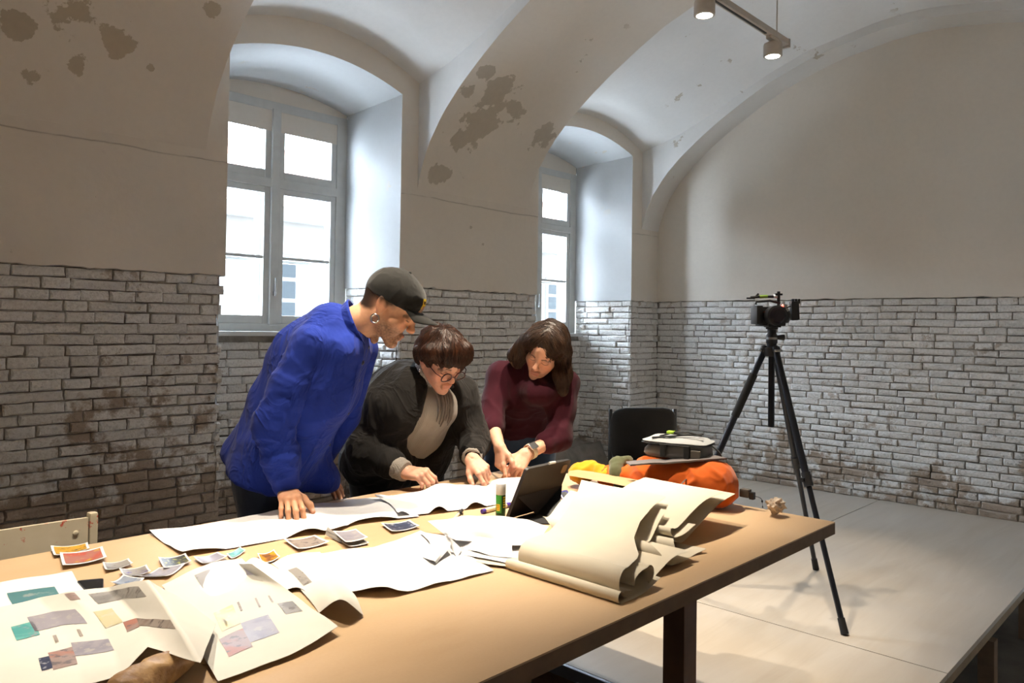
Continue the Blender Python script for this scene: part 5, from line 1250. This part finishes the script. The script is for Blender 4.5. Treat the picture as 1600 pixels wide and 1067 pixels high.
# glue stick
gp = onz(782, 806, TZT); gs = empty('glue_stick', gp); tag(gs, 'green glue stick with a white cap standing on the table', 'glue stick')
M_green = plain('green_label', (.06, .36, .05), .4); M_dkgreen = plain('dark_green_label', (.01, .07, .02), .4); M_wcap = plain('white_cap_plastic', (.80, .82, .82), .4); M_ylw = plain('yellow_label', (.80, .62, .03), .45)
MB().lathe([(.0155, .0), (.0165, .002), (.0165, .012), (.016, .013)], n=24).build('twist_base', M_dkgreen, gs, angle=40)
MB().lathe([(.0162, .013), (.0165, .014), (.0165, .070), (.0160, .071)], n=24).build('barrel', M_green, gs, angle=40)
MB().lathe([(.0163, .072), (.0170, .074), (.0170, .106), (.0155, .109)], n=24).build('cap', M_wcap, gs, angle=40)
def wrap(a0, a1, za, zb, r=.0168, n=6): return [[(r*math.cos(R(a0+(a1-a0)*i/n)), r*math.sin(R(a0+(a1-a0)*i/n)), z) for i in range(n+1)] for z in (za, zb)]
ca = math.degrees(math.atan2(-gp.y, -gp.x))
MB().grid(wrap(ca+12, ca+88, .012, .071)).build('dark_panel', M_dkgreen, gs); MB().grid(wrap(ca-58, ca-8, .020, .042, .0169)).build('yellow_panel', M_ylw, gs)
for k in range(5): MB().grid(wrap(ca+30, ca+62, .030+k*.008, .035+k*.008, .0170, 4)).build('letter_block', M_ylw, gs)
for k in range(3): MB().grid(wrap(ca-50, ca-16, .024+k*.006, .026+k*.006, .01705, 4)).build('label_line', plain('label_red', (.5, .12, .03), .5), gs)
def stick(name, p0, p1, r, segs, label, cat_):
    a, b = Vector(onz(*p0)), Vector(onz(*p1)); o = empty(name, a); tag(o, label, cat_)
    for (t0, t1, rr, nm, m) in segs: local(MB().tube([a.lerp(b, t0), a.lerp(b, t1)], rr, 12).build(nm, m, None, angle=40), o)
M_ink = plain('violet_plastic', (.06, .03, .30), .4); M_barrel = plain('cream_barrel', (.66, .58, .42), .5)
stick('felt_pen', (753, 799, TZT+.009), (796, 788, TZT+.009), .008, [(0, .10, .0078, 'cap_end', M_ink), (.10, .86, .0085, 'barrel', M_barrel), (.86, 1, .008, 'plug', M_ink)], 'cream felt pen with violet ends behind the glue stick', 'pen')
stick('ballpoint_pen', (704, 817, TZT+.006), (722, 797, TZT+.008), .005, [(0, .7, .005, 'barrel', M_barrel), (.7, 1, .006, 'cap_end', M_blk)], 'black-tipped pen beside the loose white pile', 'pen')
local(MB().tube([onz(719, 801, TZT+.016), onz(723, 804, TZT+.008)], .003, 6).build('pen_clip', M_blk), bpy.data.objects['ballpoint_pen'])
# small blue device
dv = empty('voice_recorder', onz(882, 774, TZT)); tag(dv, 'small white and blue device with a grey screen behind the tablet', 'device')
a, b, c, d = [np.array(onz(*q)) for q in ((872, 768, .690), (886, 765, .690), (893, 777, .690), (880, 781, .690))]
local(quad_slab(d, c, b, a, .010).build('shell', plain('blue_plastic', (.05, .06, .30), .35)), dv)
m_ = (a+b+c+d)/4; sh = lambda p, k: m_+(p-m_)*k+V(0, 0, .0008)
local(MB().grid([[sh(a, .62), sh(b, .62)], [sh(d, .62), sh(c, .62)]]).build('screen', plain('grey_screen', (.12, .13, .14), .2)), dv)
local(MB().grid([[sh(a, .98), sh(a, .98)*.5+sh(a, .7)*.5+(sh(b, .7)-sh(a, .7))*.1], [sh(d, .98), sh(d, .75)]]).build('white_side', M_wcap), dv)
# phone under the papers
ph = empty('smartphone', onz(148, 915, TZT)); tag(ph, 'black smartphone half under the white sheet', 'phone')
a, b, c, d = [np.array(onz(*q)) for q in ((128, 906, .692), (162, 903, .692), (161, 931, .692), (146, 934, .692))]; a = a-(b-a)*.25
local(quad_slab(d, c, b, a, .009).build('case', M_blk), ph)
m_ = (a+b+c+d)/4; sh = lambda p, k: m_+(p-m_)*k+V(0, 0, .0006); local(MB().grid([[sh(a, .9), sh(b, .9)], [sh(d, .9), sh(c, .9)]]).build('screen', plain('black_glass', (.01, .01, .012), .12)), ph)
# brown wrapped parcel at the bottom edge
F = Field(V(-.02, 1.0, .60), V(.85, 1.75, .85), .006); p1, p2 = np.array(onz(195, 1085, .712)), np.array(onz(280, 1032, .708)); F.cone(p1, p2, .032, .025, .02); F.cut(V(0, 0, TZT+.002), -UP)
pk = empty('paper_bag', tuple(p2)); tag(pk, 'crumpled brown paper bag at the lower edge under the folded page', 'bag')
t = NT('glazed_brown_paper'); n1 = t.noise(22, detail=4); t.bump(n1, .6, .01); M_bag = t.out(t.mix(t.ramp(n1, [(.4, 0.0), (.6, 1.0)]), (.22, .12, .05), (.42, .27, .13)), .5, 0, .4)
cloth_part('bag', F, M_bag, pk, .006, 20, p2-p1, .5, 2.0)
e_ = p2+vn(p2-p1)*.03; local(MB().tube([e_, e_+V(.02, -.01, -.02), e_+V(.05, -.015, -.034)], .0015, 6).build('string', M_kraft), pk)
# crumpled paper ball
bm = bmesh.new(); bmesh.ops.create_icosphere(bm, subdivisions=3, radius=1)
for v in bm.verts:
    n0 = v.co.normalized(); r_ = .75+.75*abs(mnoise.noise(n0*1.9+Vector((3, 1, 0))))+.35*mnoise.noise(n0*3.4); v.co = Vector((n0.x*.036*r_, n0.y*.030*r_, n0.z*.026*r_))
bp = onz(1212, 806, TZT); zmin = min(v.co.z for v in bm.verts); bmesh.ops.translate(bm, verts=bm.verts[:], vec=(bp.x, bp.y, TZT-zmin+.001)); m = bpy.data.meshes.new('paper_ball'); bm.to_mesh(m); bm.free()
o = obj('paper_ball', m, paper_mat('crumpled_tissue', (.66, .55, .44), .25)); tag(o, 'crumpled scrap of paper near the bare corner of the table', 'paper')

# ---- orange backpack lying on the table end
M_or = cloth('orange_ripstop', (.62, .12, .008), (.46, .075, .005), weave=320, wb=.3); M_yel = cloth('yellow_nylon', (.80, .36, .015)); M_olive = cloth('olive_webbing', (.11, .12, .06)); M_web = cloth('black_webbing', (.02, .02, .02)); M_gweb = cloth('grey_webbing', (.12, .105, .09))
bk = empty('backpack', (2.50, 1.58, TZT)); tag(bk, 'orange backpack lying on the end of the table', 'backpack')
F = Field(V(2.3, 1.2, .66), V(2.75, 2.1, .92), .006)
F.cone(V(2.51, 1.375, .755), V(2.49, 1.62, .755), .078, .078, .03); F.cone(V(2.54, 1.38, .76), V(2.54, 1.62, .76), .072, .070, .03); F.cone(V(2.48, 1.64, .735), V(2.46, 1.80, .725), .062, .048, .04); F.cut(V(0, 0, TZT+.009), -UP, .02)
cloth_part('main_bag', F, M_or, bk, .008, 12, V(.1, 1, .1), .6, 1.0)
F = Field(V(2.25, 1.68, .66), V(2.7, 2.1, .92), .006); F.cone(V(2.45, 1.80, .735), V(2.46, 1.89, .765), .034, .022, .02); F.ell((2.44, 1.92, .735), (.055, .05, .04), k=.03); F.cut(V(0, 0, TZT+.002), -UP); cloth_part('top_lid', F, M_yel, bk, .006, 22, None, 1, 4.0)
F = Field(V(2.25, 1.55, .66), V(2.7, 1.95, .90), .006); F.chain([V(2.42, 1.72, .72), V(2.43, 1.745, .765), V(2.46, 1.765, .79), V(2.5, 1.74, .80)], [.022, .024, .024, .02], .02); cloth_part('olive_strap', F, M_olive, bk, .003, 30, None, 1, 4.0)
def strap(pts, w, mat, nm, par):
    P = resample([np.asarray(p, float) for p in pts], 20); rows = []
    for i, p in enumerate(P):
        d = vn(P[min(i+1, 20)]-P[max(i-1, 0)]); s_ = vn(np.cross(d, V(.2, .3, 1))); rows.append([p-s_*w/2, p+s_*w/2])
    mb = MB().grid(rows); mb.grid([[q+V(0, 0, .002) for q in reversed(r)] for r in rows]); local(mb.build(nm, mat, None, True), par)
strap([dp(1080, 742, 2.78), dp(1062, 760, 2.70), dp(1058, 778, 2.66)], .006, M_gweb, 'seam_strap', bk)
b0 = np.array([2.585, 1.300, .735]); local(MB().box(tuple(b0-V(.014, .025, .016)), tuple(b0+V(.014, .01, .014)), bev=.006).build('buckle', M_gweb), bk)
local(MB().box(tuple(b0-V(.009, .042, .020)), tuple(b0+V(.009, -.024, .006)), bev=.004).build('buckle_clip', M_blk), bk); strap([b0-V(0, .040, .008), b0-V(-.01, .062, .016), b0-V(-.005, .070, .044)], .010, M_web, 'loose_strap', bk)
# felt board on the backpack
nt = [[(985, 742, .795), (1030, 727, .822), (1080, 722, .840), (1136, 718, .850)], [(978, 738, .792), (1025, 722, .820), (1080, 715, .840), (1110, 712, .850)]]
G = fine(net(nt), 24, 6); fb = empty('felt_sleeve', tuple(G[3][12])); tag(fb, 'thin grey felt sleeve curving over the orange backpack', 'sleeve')
for r in G:
    for p in r: p[2] = max(p[2], .826-.0*p[0]) if p[1] < 1.70 else p[2]
M_felt = cloth('grey_felt', (.17, .15, .145), (.11, .10, .10), weave=300); M_felt2 = cloth('dark_felt', (.035, .032, .035))
T = [[p+V(0, 0, .006) for p in r] for r in G]; mb = MB().grid(T); mb.grid([[p for p in reversed(r)] for r in G]); mb.grid([G[0], T[0]]); mb.grid([T[-1], G[-1]]); mb.grid([[r[0] for r in G], [r[0] for r in T]]); mb.grid([[r[-1] for r in T], [r[-1] for r in G]]); local(mb.build('sleeve', M_felt, None, True), fb)
# grey camera bag on top
M_gbag = cloth('grey_bag_fabric', (.20, .20, .195), (.13, .13, .13), weave=300); M_lid = cloth('light_grey_lid', (.42, .44, .45), (.32, .33, .34), weave=300)
cb_ = V(2.545, 1.545, .838); cbag = empty('camera_bag', tuple(cb_), R(12)); tag(cbag, 'grey camera bag with black straps on top of the orange backpack', 'bag')
def soft_box(nm, lo, hi, top, mat, par, r=.012, amp=.004, seed=1.0):
    P = []; rnd = 30
    for (k, z) in ((.0, lo[2]), (.90, lo[2]), (1.0, lo[2]+r), (.98, (lo[2]+hi[2])/2), (1.0*top, hi[2]-r), (.90*top, hi[2]), (.5*top, hi[2]+.004), (.0, hi[2]+.006)):
        row = []
        for i in range(rnd+1):
            a = 2*math.pi*i/rnd; c, s_ = math.cos(a), math.sin(a); x = (hi[0]-lo[0])/2*abs(c)**.35*(1 if c >= 0 else -1)*k; y = (hi[1]-lo[1])/2*abs(s_)**.35*(1 if s_ >= 0 else -1)*k
            n0 = mnoise.noise_vector(Vector((x*22+seed, y*22, z*22)))*amp; row.append(((lo[0]+hi[0])/2+x+n0.x, (lo[1]+hi[1])/2+y+n0.y, z+n0.z*(z > lo[2]+.001)+.10*(y)*(z > lo[2]+.03)*-1))
        P.append(row)
    return MB().grid(P).build(nm, mat, par, angle=70)
soft_box('body', (-.070, -.120, 0), (.070, .120, .052), .97, M_gbag, cbag); soft_box('lid', (-.076, -.126, .050), (.076, .126, .070), .90, M_lid, cbag, .008, .003, 4.0); soft_box('zip', (-.078, -.128, .047), (.078, .128, .054), 1.0, M_blk, cbag, .003, .001, 4.0)
for y in (-.06, .03): MB().box((-.086, y-.010, .006), (-.070, y+.010, .052), bev=.003).build('side_strap', M_web, cbag)
MB().box((-.082, -.11, .008), (-.068, -.075, .038), bev=.004).build('front_pocket', M_gweb, cbag)
MB().tube([(-.03, -.10, .088), (-.035, -.05, .096), (-.03, .0, .092), (-.03, .06, .074)], .006, 8, True, .5).build('carry_handle', M_web, cbag); MB().tube([(.02, -.09, .087), (-.05, .02, .078), (-.06, .08, .070)], .006, 8, True, .5).build('top_strap', M_web, cbag)
MB().box((-.045, .005, .086), (-.02, .03, .096), bev=.003).build('lime_tab', plain('lime_plastic', (.45, .75, .06), .5), cbag)
MB().tube([(.0, -.128, .05), (.01, -.15, .03), (.02, -.165, .0)], .008, 8, True, .4).build('shoulder_strap', M_web, cbag)
bt_ = dp(1020, 727, 2.93); bo = empty('spray_bottle', (bt_[0], bt_[1], .822)); tag(bo, 'small blue bottle left of the grey camera bag', 'bottle'); M_bb = plain('blue_bottle_plastic', (.10, .19, .30), .35)
MB().lathe([(.012, 0), (.014, .003), (.014, .035), (.007, .044)], n=16).build('bottle', M_bb, bo, angle=40); MB().lathe([(.0075, .045), (.008, .047), (.008, .058), (.005, .060)], n=14).build('cap', plain('pale_blue_cap', (.25, .36, .46), .4), bo, angle=40)

# ================================================================== CHAIRS, TRIPOD, LEDGE
cc = V(4.20, 2.72, 0); ch = empty('visitor_chair', tuple(cc), R(-38)); tag(ch, 'black padded visitor chair behind the backpack', 'chair'); M_pad = cloth('black_chair_fabric', (.030, .027, .024), (.02, .018, .016), weave=260); M_tube = plain('black_tube_frame', (.015, .015, .016), .35)
# local: +x to the right of the sitter's back, -y front side facing the room
def rounded_panel(w, h, d, r, bend=.03):
    P = []; n = 24; prof = []
    for i in range(n):
        a = 2*math.pi*i/n; c, s = math.cos(a), math.sin(a); prof.append((w/2*abs(c)**.42*(1 if c >= 0 else -1), h/2*abs(s)**.42*(1 if s >= 0 else -1)))
    rows = []
    for (k, y) in ((.0, -d/2), (.80, -d/2), (.97, -d*.32), (1.0, 0), (.97, d*.32), (.80, d/2), (.0, d/2)): rows.append([(x*k, y+bend*(x*k/(w/2))**2, z*k) for x, z in prof]+[(prof[0][0]*k, y+bend*(prof[0][0]*k/(w/2))**2, prof[0][1]*k)])
    return rows
o = MB().grid(rounded_panel(.46, .36, .05, .06)).build('backrest', M_pad, ch, angle=60); o.location = (0, .20, .615)
o = MB().grid(rounded_panel(.47, .43, .055, .06, 0)).build('seat', M_pad, ch, angle=60); o.rotation_euler = (R(90), 0, 0); o.location = (0, -.02, .43)
for s in (-1, 1):
    MB().tube([(s*.235, .26, .0), (s*.225, .235, .40), (s*.225, .235, .46), (s*.222, .245, .78)], .0125, 10).build('leg', M_tube, ch, True); MB().tube([(s*.235, -.25, .0), (s*.225, -.20, .40), (s*.225, -.17, .425), (s*.225, .22, .43)], .0125, 10).build('leg', M_tube, ch, True)
# cream painted chair
k0 = V(.42, 2.60, 0); cr_ = empty('painted_chair', tuple(k0), R(3)); tag(cr_, 'cream painted chair with red paint specks behind the table at the left', 'chair')
t = NT('cream_paint_with_red_specks'); n1 = t.noise(8, detail=4); n2 = t.noise(26, detail=4, rough=.7); zz = t.sep(t.co('Object'))[2]
msk = t.math('MULTIPLY', t.ramp(n2, [(.60, 0.0), (.63, 1.0)]), t.ramp(zz, [(.62, 0.0), (.70, 1.0)])); M_cr = t.out(t.mix(msk, t.mix(t.ramp(n1, [(.3, 0.0), (.7, 1.0)]), (.58, .50, .36), (.66, .59, .45)), (.55, .06, .03)), .5, 0, .4)
P = []
for z in (.50, .56, .60, .66, .695, .702): P.append([(x, .03*(1-(x/.45)**2)-.006*(z > .72), z) for x in [-.43+.86*i/14 for i in range(15)]])
Q = [[(x, y-.014, z) for x, y, z in r] for r in P]; mb = MB().grid(P); mb.grid([list(reversed(r)) for r in Q]); mb.grid([P[-1], Q[-1]]); mb.grid([Q[0], P[0]]); mb.build('backrest', M_cr, cr_, True)
for s in (-1, 1):
    MB().box((s*.445-.012, -.018, .0), (s*.445+.012, .014, .715), bev=.006).build('back_post', M_cr, cr_); MB().box((s*.40-.018, -.02+.36, .0), (s*.40+.018, .018+.36, .42), bev=.005).build('leg', M_cr, cr_)
    for z in (.55, .66): MB().sphere((s*.395, -.009, z), (.009, .003, .009), 10).build('rivet', M_cr, cr_, True)
MB().box((-.44, -.0, .42), (.44, .40, .45), bev=.008).build('seat', M_cr, cr_)

# tripod with a rigged camera
TC = V(3.73, 1.73, 0); tp = empty('tripod', tuple(TC)); tag(tp, 'tall black camera tripod on the plywood floor', 'tripod'); M_leg = plain('black_anodised_leg', (.016, .018, .024), .35, .3); M_rub = plain('black_rubber', (.012, .012, .012), .8)
hz = 1.215
feet = [V(3.452, 1.26, 0), V(4.275, 1.718, 0), V(3.47, 2.20, 0)]
def tl(o): local(o, tp); return o
for f_ in feet:
    d_ = vn(f_-TC); a = TC+d_*.035+UP*hz; b = f_+UP*.004; L_ = lambda t_: a*(1-t_)+b*t_
    lg = tl(MB().tube([L_(0), L_(.50)], .0165, 14).build('leg', M_leg, None, angle=40)); tl(MB().tube([L_(.50), L_(.955)], .0125, 12).build('leg_extension', M_leg, None, angle=40)); tl(MB().tube([L_(.465), L_(.515)], .0215, 14).build('leg_clamp', M_blk, None, angle=40)); tl(MB().tube([L_(.95), L_(1.0)], [.0155, .017], 12).build('rubber_foot', M_rub, None, angle=40))
    cl = L_(.49)+np.cross(d_, UP)*.026; tl(MB().box(tuple(cl-.009), tuple(cl+.009), bev=.003).build('clamp_lever', M_blk)); tl(MB().tube([L_(.10), L_(.28)], .0205, 14).build('foam_grip', M_rub, None, angle=40)) if f_ is feet[2] else None
    tl(MB().sphere(a+UP*.005, .022, 12).build('leg_hinge', M_silver if False else M_blk, None, True)); tl(MB().tube([a+d_*.02-np.cross(d_, UP)*.02, a+d_*.02+np.cross(d_, UP)*.02], .007, 10).build('hinge_bolt', M_steel, None, True))
tl(MB().lathe([(.038, hz-.03), (.042, hz-.02), (.042, hz+.012), (.024, hz+.02), (.024, hz+.035)], Matrix.Translation(Vector(TC)), 20).build('shoulder', M_blk, None, angle=40)); tl(MB().tube([TC+UP*.83, TC+UP*(hz+.05)], .0155, 14).build('centre_column', M_leg, None, angle=40))
hd = empty('camera_head', tuple(TC+UP*(hz+.035))); 
tl(MB().lathe([(.026, hz+.035), (.028, hz+.04), (.028, hz+.075), (.022, hz+.085), (.022, hz+.105), (.030, hz+.108), (.030, hz+.118)], Matrix.Translation(Vector(TC)), 20).build('ball_head', M_blk, None, angle=40)); tl(MB().lathe([(.0285, hz+.055), (.0285, hz+.066)], Matrix.Translation(Vector(TC)), 20).build('scale_ring', M_steel, None, angle=40))
bpy.data.objects.remove(hd); rt = np.array(_r); fw_ = V(math.cos(YAW), math.sin(YAW), 0)
kb = TC+UP*(hz+.066); tl(MB().tube([kb+rt*.02, kb+rt*.062], [.010, .015], 12).build('lock_knob', M_blk, None, angle=40))
# video camera: local x = image right, y = away, z = up
cm = empty('video_camera', tuple(TC+UP*(hz+.119)), YAW-R(90)); tag(cm, 'black video camera rig with side grip mounted on the tripod', 'camera')
M_cam = plain('camera_body_black', (.012, .012, .013), .4); M_redl = emitter('red_tally_light', (1, .05, .03), 6.0); M_lensg = plain('lens_glass', (.02, .015, .02), .08)
MB().box((-.075, -.035, .004), (.060, .035, .100), bev=.010).build('body', M_cam, cm, angle=50); MB().box((-.092, -.05, .012), (-.060, .05, .105), bev=.006).build('cage_side', M_cam, cm, angle=50); MB().tube([(-.09, -.03, .11), (-.09, -.03, .125), (-.02, -.03, .13), (.03, -.03, .118)], .006, 8).build('cage_bar', M_cam, cm, True)
MB().lathe([(.040, 0), (.046, .01), (.046, .05), (.050, .055), (.050, .085), (.044, .088)], Matrix.Translation((-.01, -.03, .055)) @ Matrix.Rotation(R(90), 4, 'X'), 24).build('lens', M_cam, cm, angle=40); MB().lathe([(.040, 0), (.030, .004)], Matrix.Translation((-.01, -.119, .055)) @ Matrix.Rotation(R(90), 4, 'X'), 24).build('lens_front', M_lensg, cm)
MB().box((.035, -.045, .02), (.075, .04, .085), bev=.012).build('monitor_module', M_cam, cm, angle=50); MB().sphere((.062, -.03, .055), (.022, .03, .035), 12).build('side_grip', M_cam, cm, True)
MB().box((-.022, -.05, -.003), (.03, .05, .006), bev=.002).build('base_plate', M_cam, cm); MB().box((-.035, -.055, -.002), (-.02, .02, .014), bev=.003).build('plate_clamp', M_cam, cm)
MB().tube([(-.115, -.02, .145), (-.08, -.02, .150), (.02, -.02, .152)], .007, 8).build('top_handle', M_cam, cm, True); MB().tube([(-.07, -.02, .150), (-.03, -.02, .152)], .0085, 8).build('green_sleeve', plain('lime_green_tape', (.22, .36, .04), .6), cm, True); MB().tube([(.0, -.02, .152), (.018, -.02, .152)], .009, 8).build('white_sleeve', M_wcap, cm, True)
MB().tube([(.026, -.02, .10), (.026, -.02, .178)], .008, 8).build('handle_post', M_cam, cm); MB().box((.008, -.028, .158), (.044, -.012, .168), bev=.002).build('cross_screw', M_cam, cm); MB().tube([(-.10, -.02, .140), (-.075, -.02, .165)], .005, 8).build('arm_screw', M_cam, cm); MB().box((-.135, -.024, .138), (-.10, -.016, .146), bev=.001).build('arm_tip', M_cam, cm)
MB().tube([(.065, -.01, .095), (.085, -.01, .105), (.105, -.01, .10)], .005, 8).build('grip_arm', M_cam, cm, True); MB().box((.095, -.025, .028), (.135, .012, .125), Matrix.Rotation(R(-3), 4, 'Y'), .010).build('battery_grip', M_cam, cm, angle=50)
for x in (.10, .115, .13): MB().box((x-.005, -.02, .118), (x+.005, .0, .142), bev=.002).build('grip_prong', M_cam, cm)
MB().sphere((.034, -.055, .105), .006, 10).build('tally_light', M_redl, cm, True)
for (x, z, nm) in ((.05, .105, 'dial'), (.058, .085, 'dial'), (.045, .04, 'dial')): MB().lathe([(.009, 0), (.009, .008)], Matrix.Translation((x, -.047, z)) @ Matrix.Rotation(R(90), 4, 'X'), 12).build(nm, M_steel, cm)
MB().tube([(-.06, -.04, .07), (-.03, -.06, .085), (.01, -.045, .09)], .003, 6).build('cable', plain('red_brown_cable', (.18, .04, .02), .5), cm, True)
# rubble ledge at the foot of the right niche
bm = bmesh.new(); bmesh.ops.create_grid(bm, x_segments=60, y_segments=26, size=.5); M_led_ = plain('grey_rubble_plaster', (.30, .27, .235), .95, var=.45, vs=7, bump=.8)
for v in bm.verts:
    u, w = v.co.x+.5, v.co.y+.5; x = 4.68+1.2*u; y = 4.30+.36*w; z = .24*min(1, w*3.2)**.6+.04*mnoise.noise(Vector((x*5, y*5, 1)))+.02*mnoise.noise(Vector((x*16, y*16, 4))); v.co = Vector((x, y, max(.0, z)))
m = bpy.data.meshes.new('rubble_ledge'); bm.to_mesh(m); bm.free(); m.polygons.foreach_set('use_smooth', [True]*len(m.polygons)); obj('rubble_ledge', m, M_led_, bpy.data.objects['wall_niche_right'])
